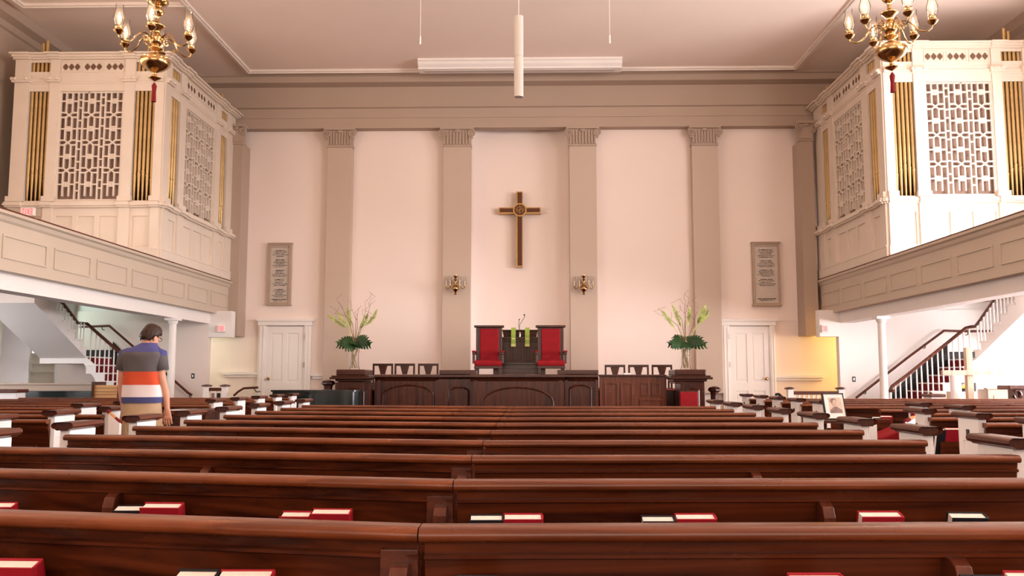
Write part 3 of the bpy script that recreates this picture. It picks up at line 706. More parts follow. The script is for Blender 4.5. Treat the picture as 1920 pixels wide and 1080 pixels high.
# ================================================================ CHANCEL
YF = 16.6
def X_(px, Y=YF): return PY(px, 700, Y).x
def Z_(py, Y=YF): return PY(960, py, Y).z
ZL = Z_(705)     # ledge height
# platform floor
t = struct(MB().box(X_(640), X_(1318), YF + 0.52, 20.35, 0, 1.005).build('floor_platform', 'dark'), 'raised pulpit platform behind the dark panelling')
MB().box(X_(642), X_(1316), YF + 0.53, 20.34, 1.005, 1.02).build('platform_carpet', 'carpet', t)
def arch_panel(b, x0, x1, z0, z1, y):
    n = 14; cx_ = (x0 + x1) / 2; hw_ = (x1 - x0) / 2; rise = min(0.28, hw_ * 0.42)
    pts = [(x0, z0)] + [(cx_ - hw_ * math.cos(math.pi * i / n), z1 - rise + rise * math.sin(math.pi * i / n)) for i in range(n + 1)] + [(x1, z0)]
    b.tube([(px, y, pz) for px, pz in pts], 0.022, 6)
t = thing('chancel_screen', 'long dark mahogany panelled front of the pulpit platform with arched panels', 'chancel panelling', (X_(975), YF, 0))
b = MB(); b.box(X_(703), X_(888), YF, YF + 0.2, 0, ZL - 0.03)
b.box(X_(822), X_(890), YF - 0.04, YF, 0, ZL - 0.06); b.build('front_panel', 'dark', t)
b = MB(); b.box(X_(888), X_(1056), YF - 0.25, YF + 0.2, 0, ZL - 0.03); b.build('front_panel', 'dark', t)
b = MB(); b.box(X_(1054), X_(1122), YF, YF + 0.2, 0, ZL - 0.03); b.build('front_panel', 'dark', t)
b = MB()
p = [(-0.09, ZL - 0.02), (-0.09, ZL + 0.02), (-0.06, ZL + 0.03), (0.22, ZL + 0.03), (0.22, ZL - 0.05), (0.0, ZL - 0.10), (-0.03, ZL - 0.05)]
b.ext([(YF + u, z) for u, z in p], 'x', X_(704), X_(890)); b.ext([(YF + u, z) for u, z in p], 'x', X_(1052), X_(1121))
b.ext([(YF - 0.25 + u, z) for u, z in p], 'x', X_(884), X_(1058)); b.build('ledge', 'dark_x', t, smooth=True, angle=30)
b = MB(); b.box(X_(824), X_(893), YF - 0.02, YF + 0.35, ZL + 0.03, Z_(694)); b.box(X_(1046), X_(1122), YF - 0.02, YF + 0.35, ZL + 0.03, Z_(694)); b.build('raised_block', 'dark_x', t, bevel=0.01)
b = MB(); arch_panel(b, X_(718), X_(813), 0.1, Z_(722), YF - 0.005); arch_panel(b, X_(843), X_(879), 0.1, Z_(726), YF - 0.045)
arch_panel(b, X_(906), X_(1036), 0.1, Z_(726), YF - 0.255); arch_panel(b, X_(1068), X_(1108), 0.1, Z_(722), YF - 0.005)
for px in (712, 820, 893, 1050, 1062, 1118):
    yy = YF - (0.26 if 888 < px < 1056 else 0.05); x = X_(px); b.box(x - 0.03, x + 0.03, yy, yy + 0.06, 0, ZL - 0.08)
b.build('arch_moulding', 'dark', t, smooth=True)
# right panelled section with cupboard doors
t = thing('panelled_screen', 'reddish panelled wooden screen right of the central pulpit front', 'wooden screen', (X_(1185), YF, 0))
b = MB(); b.box(X_(1124), X_(1246), YF, YF + 0.1, 0, ZL - 0.01); b.box(X_(1246), X_(1250), YF + 0.05, YF + 0.2, 0, ZL - 0.01); b.build('screen_board', 'mid', t)
MB().box(X_(1123), X_(1249), YF - 0.04, YF + 0.16, ZL - 0.01, ZL + 0.025).build('ledge', 'dark_x', t, bevel=0.008)
def fpanel(px0, px1, py0, py1):
    x0, x1, z1, z0 = X_(px0), X_(px1), Z_(py0), Z_(py1)
    b = MB()
    for (a_, c_, d_, e_) in ((x0, x1, z1 - 0.03, z1), (x0, x1, z0, z0 + 0.03), (x0, x0 + 0.03, z0, z1), (x1 - 0.03, x1, z0, z1)): b.box(a_, c_, YF - 0.02, YF, d_, e_)
    b.build('panel_frame', 'mid', t, bevel=0.006)
fpanel(1133, 1159, 717, 770); fpanel(1163, 1186, 717, 770); fpanel(1200, 1217, 717, 742); fpanel(1221, 1238, 717, 742); fpanel(1198, 1242, 748, 770)
# end pedestals
def pedestal(px0, px1, bx0, bx1, side, label):
    t = thing('pedestal', label, 'pedestal', (X_((px0 + px1) / 2), YF, 0))
    x0, x1 = X_(px0), X_(px1); c0, c1 = X_(bx0), X_(bx1)
    MB().box(c0, c1, YF - 0.25, YF + 0.45, 0, ZL - 0.12).build('pedestal_body', 'dark', t, bevel=0.01)
    b = MB(); b.box(x0 + 0.08, x1 - 0.08, YF - 0.33, YF + 0.5, Z_(704), Z_(693)); b.build('top_block', 'dark_x', t, bevel=0.02)
    b = MB()
    for (e, z0, z1) in ((0.0, Z_(707), Z_(704)), (0.03, Z_(711), Z_(707)), (-0.06, Z_(715), Z_(711)), (-0.10, Z_(719), Z_(715))):
        b.box(x0 - e, x1 + e, YF - 0.35 - e, YF + 0.5, z0, z1)
    b.build('cornice', 'dark_x', t, bevel=0.012)
    b = MB(); arch_panel(b, c0 + 0.12, c1 - 0.12, 0.1, Z_(728), YF - 0.255); b.build('arch_moulding', 'dark', t, smooth=True)
    return t
pedestal(629, 698, 634, 699, -1, 'dark wooden pedestal carrying the left flower vase')
pedestal(1253, 1326, 1272, 1316, 1, 'dark wooden pedestal carrying the right flower vase')
# newel and stair rail right, carved newel left
def newel(px, pyt, w_, label, rail_to):
    t = thing('newel_post', label, 'newel post', (X_(px), YF - 0.1, 0)); x = X_(px); z = Z_(pyt)
    MB().lathe([(w_ * 0.62, 0), (w_ * 0.62, z - 0.16)], (x, YF - 0.1, 0), 8).build('post', 'dark', t)
    MB().lathe([(w_ * 0.6, z - 0.17), (w_ * 0.66, z - 0.11), (w_ * 1.02, z - 0.08), (w_ * 1.02, z - 0.055), (w_ * 0.8, z - 0.02), (w_ * 0.3, z)], (x, YF - 0.1, 0), 8).build('post_cap', 'dark_x', t)
    b = MB(); q = X_(rail_to)
    b.ext([(YF - 0.13, 0.02), (YF - 0.13, z - 0.2), (YF - 0.07, z - 0.2), (YF - 0.07, 0.02)], 'x', x, x + (0.02 if q > x else -0.02))
    b.loft([[(x, YF - 0.13, z - 0.22), (x, YF - 0.07, z - 0.22), (x, YF - 0.07, 0.1), (x, YF - 0.13, 0.1)], [(q, YF - 0.13, z - 0.14), (q, YF - 0.07, z - 0.14), (q, YF - 0.07, 0.1), (q, YF - 0.13, 0.1)]])
    b.build('stair_side', 'dark', t)
newel(1337, 724, 0.12, 'dark octagonal newel post at the foot of the right pulpit steps', 1330)
t = newel(618, 712, 0.13, 'dark carved newel post behind the grand piano', 625)
# pulpit desk
YP = 18.4
def XP(px): return PY(px, 650, YP).x
def ZP(py): return PY(960, py, YP).z
t = thing('pulpit', 'dark oak pulpit desk between two red armchairs', 'pulpit', (XP(975), YP, 1.02))
MB().box(XP(936), XP(1015), YP, YP + 0.6, 1.02, ZP(636)).build('pulpit_body', 'oak', t, bevel=0.006)
b = MB(); b.box(XP(933), XP(1016), YP - 0.05, YP + 0.64, ZP(636), ZP(632)); b.box(XP(934), XP(1015), YP - 0.03, YP + 0.62, ZP(640), ZP(636)); b.build('desk_top', 'oak', t, bevel=0.008)
b = MB(); x0, x1 = XP(944), XP(1006)
b.loft([[(x0, YP + 0.1, ZP(632)), (x1, YP + 0.1, ZP(632)), (x1, YP + 0.55, ZP(632)), (x0, YP + 0.55, ZP(632))],
        [(x0 - 0.02, YP + 0.08, ZP(622)), (x1 + 0.02, YP + 0.08, ZP(622)), (x1 + 0.02, YP + 0.55, ZP(622)), (x0 - 0.02, YP + 0.55, ZP(622))],
        [(x0 - 0.03, YP + 0.06, ZP(618)), (x1 + 0.03, YP + 0.06, ZP(618)), (x1 + 0.03, YP + 0.55, ZP(617)), (x0 - 0.03, YP + 0.55, ZP(617))]])
b.build('book_rest', 'oak', t, bevel=0.006)
b = MB()
for (pa, pb) in ((944, 960), (963, 973), (976, 986), (989, 1004)):
    xa, xb, za, zb = XP(pa), XP(pb), ZP(676), ZP(649)
    for q in ((xa, xb, zb - 0.02, zb), (xa, xb, za, za + 0.02), (xa, xa + 0.02, za, zb), (xb - 0.02, xb, za, zb)): b.box(q[0], q[1], YP - 0.018, YP, q[2], q[3])
b.build('panel_frame', 'oak', t)
b = MB(); b.box(XP(930), XP(1018), YP - 0.12, YP + 0.5, ZP(684), ZP(680)); b.box(XP(933), XP(1016), YP - 0.08, YP, ZP(694), ZP(684)); b.box(XP(926), XP(1022), YP - 0.3, YP + 0.3, 1.02, ZP(691)); b.build('pulpit_step', 'dark_x', t, bevel=0.006)
# green stoles over the book rest
for (pa, pb, lb) in ((958.5, 967, 'green silk stole hanging left of the microphones on the pulpit'), (984.5, 993, 'green silk stole hanging right of the microphones on the pulpit')):
    t = thing('pulpit_stole', lb, 'cloth', (XP((pa + pb) / 2), YP, ZP(650)))
    xa, xb = XP(pa), XP(pb); z0, z1 = ZP(650), ZP(616)
    MB().ext([(YP + 0.4, z1 + 0.01), (YP + 0.03, z1 + 0.012), (YP + 0.02, z1), (YP - 0.065, ZP(632)), (YP - 0.065, z0), (YP - 0.07, z0), (YP - 0.072, ZP(632)), (YP + 0.01, z1 + 0.01), (YP + 0.03, z1 + 0.02), (YP + 0.4, z1 + 0.02)], 'x', xa, xb).build('stole_band', 'stole', t)
    h = z1 - z0
    MB().box(xa, xb, YP - 0.077, YP - 0.071, z0 + h * 0.0, z0 + h * 0.14).box(xa + 0.01, xb - 0.01, YP - 0.077, YP - 0.071, z0 + h * 0.38, z0 + h * 0.47).build('embroidery', 'stole_gold', t)
t = thing('microphone', 'pair of thin gooseneck microphones on the pulpit', 'microphone', (XP(975), YP, ZP(632)))
a = PY(975, 632, YP + 0.03)
MB().lathe([(0.02, 0), (0.02, 0.09), (0.012, 0.1)], (a.x, YP - 0.02, a.z), 10).build('microphone_base', 'chrome', t, smooth=True)
MB().tube([PY(975, 624, YP), PY(974, 610, YP), PY(980, 600, YP), PY(984, 594, YP), PY(983, 591, YP)], 0.006, 6).build('gooseneck', 'iron', t)
MB().tube([PY(973, 622, YP), PY(972.8, 610, YP), PY(973.5, 600, YP)], 0.006, 6).build('gooseneck', 'iron', t)
MB().sph(PY(983, 590.5, YP), 0.017).build('microphone_head', 'iron', t, smooth=True); MB().sph(PY(973.7, 599, YP), 0.014).build('microphone_head', 'iron', t, smooth=True)
# throne chairs
def throne(px, label):
    Y = 17.5; c = PY(px, 690, Y); x = c.x; zf = 1.02
    def z(py): return PY(960, py, Y).z
    t = thing('throne_chair', label, 'armchair', (x, Y, zf))
    hw_ = 0.265
    zt = z(612); zs = z(672)
    b = MB()
    for s in (-1, 1): b.box(x + s * hw_ - 0.035 * (s > 0) - 0.035 * (s > 0) * 0, x + s * hw_ + 0.035 * (s < 0), Y + 0.42, Y + 0.50, zf, zt)
    b.box(x - hw_, x + hw_, Y + 0.46, Y + 0.50, zs - 0.1, zt); b.build('back_frame', 'dark', t, bevel=0.006)
    MB().box(x - hw_ - 0.04, x + hw_ + 0.04, Y + 0.38, Y + 0.52, zt, zt + 0.045).build('top_rail', 'dark_x', t, bevel=0.015)
    MB().box(x - hw_ + 0.075, x + hw_ - 0.065, Y + 0.41, Y + 0.47, zs - 0.02, zt - 0.02).build('back_cushion', 'red', t, bevel=0.02)
    b = MB(); r = []
    for (dz, e) in ((0.0, 0.0), (0.05, 0.012), (0.10, 0.0), (0.125, -0.05), (0.135, -0.12)):
        r.append([(x - hw_ - e + 0.0, Y - 0.03 - e, zs - 0.15 + dz), (x + hw_ + e, Y - 0.03 - e, zs - 0.15 + dz), (x + hw_ + e, Y + 0.44, zs - 0.15 + dz), (x - hw_ - e, Y + 0.44, zs - 0.15 + dz)])
    b.loft(r).build('seat', 'red', t, bevel=0.015)
    MB().box(x - hw_ - 0.01, x + hw_ + 0.01, Y - 0.03, Y + 0.46, zs - 0.20, zs - 0.15).build('seat_rail', 'dark_x', t, bevel=0.006)
    for s in (-1, 1):
        b = MB(); xx = x + s * (hw_ + 0.02); b.box(xx - 0.03, xx + 0.03, Y - 0.02, Y + 0.46, zs + 0.08, zs + 0.12); b.box(xx - 0.025, xx + 0.025, Y, Y + 0.06, zs - 0.1, zs + 0.08); b.build('arm', 'dark_x', t, bevel=0.008)
        MB().box(xx - 0.035, xx + 0.035, Y - 0.01, Y + 0.40, zs + 0.12, zs + 0.155).build('arm_pad', 'red', t, bevel=0.012)
        for yy in (Y + 0.0, Y + 0.42): MB().box(x + s * (hw_ - 0.03) - 0.03, x + s * (hw_ - 0.03) + 0.03, yy, yy + 0.06, zf, zs - 0.19).build('leg', 'dark', t, bevel=0.006)
throne(915, 'tall red velvet throne chair left of the pulpit'); throne(1033.5, 'tall red velvet throne chair right of the pulpit')
# small side chairs against the wall
def side_chair(px, label, pyt=682):
    Y = 18.9; x = PY(px, 690, Y).x; zf = 1.02; zt = PY(960, pyt, Y).z
    t = thing('side_chair', label, 'chair', (x, Y, zf), 'wooden chairs on the platform')
    hw_ = 0.20
    for s in (-1, 1):
        MB().box(x + s * hw_ - 0.018, x + s * hw_ + 0.018, Y - 0.02, Y + 0.02, zf, zt).build('back_post', 'dark', t)
        MB().box(x + s * hw_ - 0.018, x + s * hw_ + 0.018, Y + 0.38, Y + 0.42, zf, zf + 0.26).build('leg', 'dark', t)
    MB().box(x - hw_ - 0.018, x + hw_ + 0.018, Y - 0.022, Y + 0.022, zt - 0.045, zt + 0.005).build('top_rail', 'dark_x', t, bevel=0.006)
    b = MB(); b.loft([[(x - 0.045, Y - 0.012, zf + 0.25), (x + 0.045, Y - 0.012, zf + 0.25), (x + 0.045, Y + 0.012, zf + 0.25), (x - 0.045, Y + 0.012, zf + 0.25)],
                      [(x - 0.055, Y - 0.012, zt - 0.2), (x + 0.055, Y - 0.012, zt - 0.2), (x + 0.055, Y + 0.012, zt - 0.2), (x - 0.055, Y + 0.012, zt - 0.2)],
                      [(x - 0.10, Y - 0.012, zt - 0.03), (x + 0.10, Y - 0.012, zt - 0.03), (x + 0.10, Y + 0.012, zt - 0.03), (x - 0.10, Y + 0.012, zt - 0.03)]])
    b.build('splat', 'dark', t)
    MB().box(x - hw_ - 0.02, x + hw_ + 0.02, Y - 0.02, Y + 0.43, zf + 0.22, zf + 0.26).build('seat', 'dark_x', t, bevel=0.01)
for px, wd in ((718, 'leftmost of the three chairs left of the thrones'), (759, 'middle of the three chairs left of the thrones'), (803, 'rightmost of the three chairs left of the thrones')):
    side_chair(px, 'dark splat-back side chair, ' + wd)
for px, wd in ((1153, 'leftmost of the three chairs right of the thrones'), (1197, 'middle of the three chairs right of the thrones'), (1241, 'rightmost of the three chairs right of the thrones')):
    side_chair(px, 'dark splat-back side chair, ' + wd, 684.5)
a = PY(1169, 699, YF + 0.1); c = PY(1182, 699, YF + 0.1)
tag(MB().box(a.x, c.x, YF + 0.02, YF + 0.12, ZL + 0.025, ZL + 0.055).build('folded_paper', 'paper'), 'small white folded paper on the ledge of the right wooden screen', 'paper')
# red upholstered chair in front of the right pedestal
Y = 15.3; a = PY(1275, 735, Y); c = PY(1309, 735, Y)
t = thing('red_chair', 'red upholstered chair back standing before the right pedestal', 'chair', ((a.x + c.x) / 2, Y, 0))
MB().box(a.x, c.x, Y, Y + 0.05, 0.5, a.z).build('backrest', 'red', t, bevel=0.02)
MB().box(a.x - 0.01, c.x + 0.01, Y + 0.05, Y + 0.07, 0.45, a.z + 0.02).build('back_frame', 'dark', t, bevel=0.01)
MB().box(a.x - 0.04, c.x + 0.04, Y + 0.05, Y + 0.45, 0.42, 0.50).build('seat', 'red', t, bevel=0.02)
for q in (a.x, c.x - 0.03):
    for yy in (Y + 0.03, Y + 0.40): MB().box(q, q + 0.035, yy, yy + 0.035, 0, 0.42).build('leg', 'dark', t)
# grand piano
Y = 14.9; a = PY(511, 729, Y); c = PY(672, 732, Y); x0, x1 = a.x, c.x; zt = a.z
t = thing('grand_piano', 'black closed grand piano before the left pedestal', 'piano', ((x0 + x1) / 2, Y, 0))
out = [(x0, Y), (x1 - 0.25, Y), (x1 - 0.10, Y + 0.03), (x1 - 0.02, Y + 0.14), (x1, Y + 0.30), (x1 - 0.10, Y + 0.50), (x1 - 0.45, Y + 0.80), (x1 - 0.75, Y + 1.25), (x0, Y + 1.45)]
MB().ext(out, 'z', 0.66, zt - 0.05).build('piano_case', 'black', t, smooth=True, angle=35)
MB().ext([(x + (0.03 if x > x1 - 0.5 else -0.02), y - 0.03) for x, y in out], 'z', zt - 0.05, zt - 0.02).build('piano_lid', 'black', t, smooth=True, angle=35)
for (xx, yy) in ((x0 + 0.15, Y + 0.15), (x0 + 0.15, Y + 1.25), (x1 - 0.3, Y + 0.3)): MB().lathe([(0.05, 0), (0.04, 0.1), (0.06, 0.66)], (xx, yy, 0), 10).build('leg', 'black', t, smooth=True)
# ---- cross on the niche wall
Yc = 20.72
t = thing('wall_cross', 'brown and gilt latin cross with round monogram hung behind the pulpit', 'cross', (PY(974, 400, Yc).x, Yc, PY(974, 500, Yc).z))
def cb(px0, px1, py0, py1, y0, y1): 
    a = PY(px0, py1, Yc); c = PY(px1, py0, Yc); return (a.x, c.x, y0, y1, a.z, c.z)
b = MB(); b.box(*cb(968, 980, 359, 500, Yc, Yc + 0.2)); b.box(*cb(935, 1014, 388.5, 400.5, Yc, Yc + 0.2)); b.build('cross_rim', 'brown_gold', t)
b = MB(); b.box(*cb(970.6, 978.6, 361, 498, Yc - 0.015, Yc)); b.box(*cb(937, 1012, 390.5, 398.0, Yc - 0.015, Yc)); b.build('cross_face', 'cross', t)
cc = PY(974.7, 394, Yc)
def disc(b, r, y0, y1): b.loft([[(cc.x + r * math.cos(2 * math.pi * j / 28), y, cc.z + r * math.sin(2 * math.pi * j / 28)) for j in range(28)] for y in (y0, y1)])
b = MB(); disc(b, 0.163, Yc - 0.04, Yc); b.build('medallion', 'brown_gold', t, smooth=True, angle=40)
b = MB(); disc(b, 0.130, Yc - 0.045, Yc - 0.03); b.build('medallion_face', 'cross', t)
b = MB(); s_ = 0.0157 * 0.78; yy = Yc - 0.052
def st(pts): b.tube([(cc.x + x * s_, yy, cc.z + z * s_) for x, z in pts], 0.0065, 5)
st([(-5, -6.5), (-5, 6.5)]); st([(5, -6.5), (5, 6.5)]); st([(-5, 0), (5, 0)]); st([(0, -9), (0, 9)])
st([(-2.5, 4), (-1.5, 6), (1.5, 6), (2.8, 4), (1.5, 1.5), (-1.5, -1.0), (-2.8, -4), (-1.2, -6), (1.5, -6), (2.5, -4)])
st([(-7.3, -3), (-7.3, 3)]); st([(7.3, -3), (7.3, 3)])
b.build('monogram', 'brown_gold', t)
# ---- memorial plaques (unreadable small lettering)
def plaque(px0, px1, py0, py1, blocks, label, seed):
    Yp = 20.42; a = PY(px0, py1, Yp); c = PY(px1, py0, Yp); x0, x1, z0, z1 = a.x, c.x, a.z, c.z
    t = thing('memorial_plaque', label, 'plaque', ((x0 + x1) / 2, Yp, z0))
    b = MB(); f = 0.05
    for q in ((x0, x1, z1 - f, z1), (x0, x1, z0, z0 + f), (x0, x0 + f, z0, z1), (x1 - f, x1, z0, z1)): b.box(q[0], q[1], Yp - 0.02, YB - 0.006, q[2], q[3])
    b.box(x0 - 0.02, x1 + 0.02, Yp - 0.04, YB - 0.006, z1 - 0.01, z1 + 0.02); b.box(x0 - 0.02, x1 + 0.02, Yp - 0.04, YB - 0.006, z0 - 0.02, z0 + 0.01)
    b.box(x0 + f + 0.02, x1 - f - 0.02, Yp - 0.005, YB - 0.006, z1 - f - 0.04, z1 - f - 0.025)
    b.build('plaque_border', 'plaque_frame', t)
    MB().box(x0 + f, x1 - f, Yp + 0.01, YB - 0.006, z0 + f, z1 - f).build('plaque_slab', 'plaque', t)
    rnd = random.Random(seed); b = MB(); cxp = (x0 + x1) / 2; Hh = z1 - z0
    for (v0, n, hd) in blocks:
        for i in range(n):
            zc = z1 - Hh * (v0 + 0.024 * i); wl = (x1 - x0) * rnd.uniform(0.34, 0.62) if i not in (n - 2,) else (x1 - x0) * 0.66
            hh = 0.010 if i == 0 else 0.007
            x = cxp - wl / 2
            while x < cxp + wl / 2 - 0.01:
                L = rnd.uniform(0.008, 0.014)
                b.box(x, x + L, Yp + 0.004, Yp + 0.012, zc - hh * rnd.uniform(0.7, 1.1), zc + hh * rnd.uniform(0.5, 1.0)); x += L + (0.004 if rnd.random() < 0.8 else 0.018)
    b.build('engraved_lettering', 'ink', t)
plaque(501.5, 547, 457, 571, [(0.11, 5, 1), (0.26, 6, 1), (0.44, 5, 1), (0.59, 5, 1), (0.755, 6, 1), (0.915, 2, 0)], 'narrow stone memorial plaque left of the platform, lettered to its foot', 3)
plaque(1413, 1461, 455, 572, [(0.115, 6, 1), (0.29, 5, 1), (0.44, 5, 1), (0.59, 5, 1), (0.90, 2, 0)], 'narrow stone memorial plaque right of the platform, blank space near its foot', 5)
# ---- sconces
def sconce(px, py, label):
    Ys = 20.1; c = PY(px, py, Ys); x, z = c.x, c.z
    t = thing('wall_sconce', label, 'wall sconce', (x, 20.2, z - 0.2), 'brass sconces on the pilasters')
    MB().lathe([(0.02, -0.22), (0.035, -0.20), (0.015, -0.18), (0.03, -0.15), (0.075, -0.11), (0.085, -0.06), (0.06, -0.01), (0.02, 0.02), (0.028, 0.06), (0.02, 0.10), (0.045, 0.13), (0.02, 0.15), (0.03, 0.18), (0.055, 0.20), (0.055, 0.23), (0.01, 0.24)], (x, Ys, z), 14).build('sconce_body', 'brass', t, smooth=True, angle=60)
    MB().box(x - 0.03, x + 0.03, Ys, 20.28, z + 0.08, z + 0.14).build('wall_mount', 'brass', t)
    for (ax, ay) in ((-0.215, -0.02), (0.215, -0.02), (-0.11, -0.16), (0.11, -0.16)):
        pts = [(x, Ys, z + 0.02)] + [(x + ax * u, Ys + ay * u, z + v) for u, v in ((0.25, 0.07), (0.5, -0.02), (0.75, -0.085), (0.95, -0.07), (1.0, -0.02))]
        MB().tube(pts, 0.008, 6).build('sconce_arm', 'brass', t, smooth=True)
        q = (x + ax, Ys + ay, z)
        MB().lathe([(0.012, -0.03), (0.033, -0.015), (0.033, -0.005), (0.01, 0)], q, 10).build('drip_pan', 'brass', t, smooth=True)
        MB().lathe([(0.009, 0), (0.009, 0.10)], q, 8).build('candle', 'candle', t)
        MB().lathe([(0.030, 0), (0.044, 0.05), (0.036, 0.12), (0.036, 0.20), (0.034, 0.20), (0.034, 0.12), (0.042, 0.05), (0.028, 0)], q, 12).build('glass_shade', 'glass', t, smooth=True)
sconce(854, 535, 'brass candle sconce with glass shades left of the cross'); sconce(1094.5, 535, 'brass candle sconce with glass shades right of the cross')
# ---- chandeliers
def chandelier(px, py, D, rot, label, sc=1.0):
    c = PY(px, py, D); x, y, z = c
    t = thing('chandelier', label, 'chandelier', (x, y, z - 0.35), 'brass chandeliers under the ceiling')
    MB().lathe([(0.004, -0.215), (0.03, -0.20), (0.075, -0.172), (0.03, -0.155), (0.022, -0.12), (0.045, -0.10), (0.10, -0.075), (0.155, -0.03), (0.17, 0.02), (0.15, 0.065), (0.09, 0.10), (0.04, 0.115),
                (0.03, 0.14), (0.075, 0.17), (0.075, 0.185), (0.035, 0.20), (0.06, 0.23), (0.075, 0.26), (0.075, 0.32), (0.05, 0.35), (0.035, 0.38), (0.06, 0.42), (0.095, 0.455), (0.06, 0.48), (0.028, 0.50), (0.024, 0.56),
                (0.055, 0.59), (0.078, 0.63), (0.055, 0.67), (0.045, 0.69), (0.115, 0.73), (0.12, 0.76), (0.07, 0.79), (0.02, 0.80)], (x, y, z), 24, k=3).build('stem', 'brass', t, smooth=True, angle=180)
    MB().tube([(x, y, z + 0.78), (x, y, HC)], 0.012, 8).build('hanging_rod', 'brass', t)
    MB().lathe([(0.10, HC - z - 0.06), (0.12, HC - z)], (x, y, z), 16).build('ceiling_rose', 'brass', t, smooth=True)
    MB().lathe([(0.004, -0.23), (0.012, -0.24), (0.030, -0.27), (0.022, -0.34), (0.028, -0.46), (0.01, -0.46)], (x, y, z), 10).build('tassel', 'tassel', t, smooth=True)
    for i in range(6):
        a = rot + i * math.pi / 3; ca, sa = math.cos(a), math.sin(a); R = 0.43
        prof_ = [(0.06, 0.28), (0.10, 0.325), (0.16, 0.335), (0.22, 0.29), (0.26, 0.23), (0.31, 0.185), (0.37, 0.175), (0.42, 0.205), (0.43, 0.25)]
        ar = MB().tube([(x + ca * r, y + sa * r, z + h) for r, h in prof_], 0.0085, 6, k=3).build('arm', 'brass', t, smooth=True)
        sw = [(0.12 + 0.045 * math.cos(u) * (1 - u / 12), 0.27 + 0.045 * math.sin(u) * (1 - u / 12)) for u in [k * 0.6 for k in range(16)]]
        MB().tube([(x + ca * r, y + sa * r, z + h) for r, h in sw], 0.006, 5).build('scroll', 'brass', ar, smooth=True)
        q = (x + ca * R, y + sa * R, z + 0.25)
        MB().lathe([(0.012, -0.02), (0.04, 0.0), (0.058, 0.025), (0.050, 0.04), (0.03, 0.035), (0.042, 0.05), (0.042, 0.075), (0.012, 0.08)], q, 14).build('drip_pan', 'brass', t, smooth=True, angle=60)
        cd = MB().lathe([(0.014, 0.06), (0.014, 0.16), (0.004, 0.165)], q, 8).build('candle', 'candle', t)
        MB().lathe([(0.005, 0.16), (0.014, 0.185), (0.014, 0.205), (0.006, 0.235), (0.001, 0.245)], q, 8).build('candle_bulb', 'flame', cd, smooth=True)
        MB().lathe([(0.038, 0.06), (0.042, 0.09), (0.060, 0.16), (0.058, 0.20), (0.040, 0.27), (0.042, 0.33), (0.040, 0.33), (0.038, 0.27), (0.056, 0.20), (0.058, 0.16), (0.040, 0.09)], q, 20, k=3).build('glass_shade', 'glass', t, smooth=True)
        lamp('chandelier_bulb', (q[0], q[1], q[2] + 0.20), 10.0, WARM, 0.03)
chandelier(291, 119, 9.9, -0.244, 'brass candle chandelier hanging before the left organ case')
chandelier(1671, 98, 9.6, -0.48, 'brass candle chandelier hanging before the right organ case')
# ---- other hanging things
a = PY(972.5, 30, 12.0); c = PY(973, 182, 12.0); m_ = PY(973, 107, 12.0)
t = thing('column_loudspeaker', 'white tubular loudspeaker hanging from the ceiling centre', 'loudspeaker', (a.x, 12.0, c.z))
MB().lathe([(0.005, c.z), (0.064, c.z), (0.066, c.z + 0.01), (0.066, m_.z - 0.006), (0.060, m_.z - 0.005), (0.060, m_.z + 0.005), (0.066, m_.z + 0.006), (0.066, a.z - 0.01), (0.005, a.z)], (a.x, 12.0, 0), 24).build('speaker_tube', 'speaker', t, smooth=True, angle=40)
MB().tube([(a.x, 12.0, a.z), (a.x, 12.0, HC)], 0.006, 6).build('cable', 'white', t)
for px, py, lb in ((788, 84, 'thin hanging microphone left of the white loudspeaker tube'), (1143.5, 82, 'thin hanging microphone right of the white loudspeaker tube')):
    a = PY(px, py, 12.0); t = thing('hanging_microphone', lb, 'microphone', tuple(a))
    MB().tube([a + Vector((0, 0, 0.1)), (a.x, a.y, HC)], 0.004, 5).build('cable', 'white', t)
    MB().lathe([(0.003, 0), (0.012, 0.005), (0.010, 0.12), (0.004, 0.125)], tuple(a), 8).build('microphone_capsule', 'white', t, smooth=True)
a = PY(783, 107, 19.0); c = PY(1167, 107, 19.0); zb = PY(975, 129, 19.15).z
t = thing('projection_screen_housing', 'long white moulded projection screen housing at the ceiling edge', 'screen housing', ((a.x + c.x) / 2, 19.2, zb))
p = [(19.0, HC - 0.002), (19.0, HC - 0.05), (19.03, HC - 0.06), (19.06, HC - 0.12), (19.10, HC - 0.16), (19.12, HC - 0.17), (19.12, zb), (19.42, zb), (19.42, HC - 0.002)]
b = MB(); b.loft([[(a.x, y, z) for y, z in p], [(c.x, y, z) for y, z in p]])
b.build('housing_body', 'white', t)
MB().box(a.x + 0.15, c.x - 0.15, 19.2, 19.32, zb - 0.012, zb).build('screen_bar', 'speaker', t)
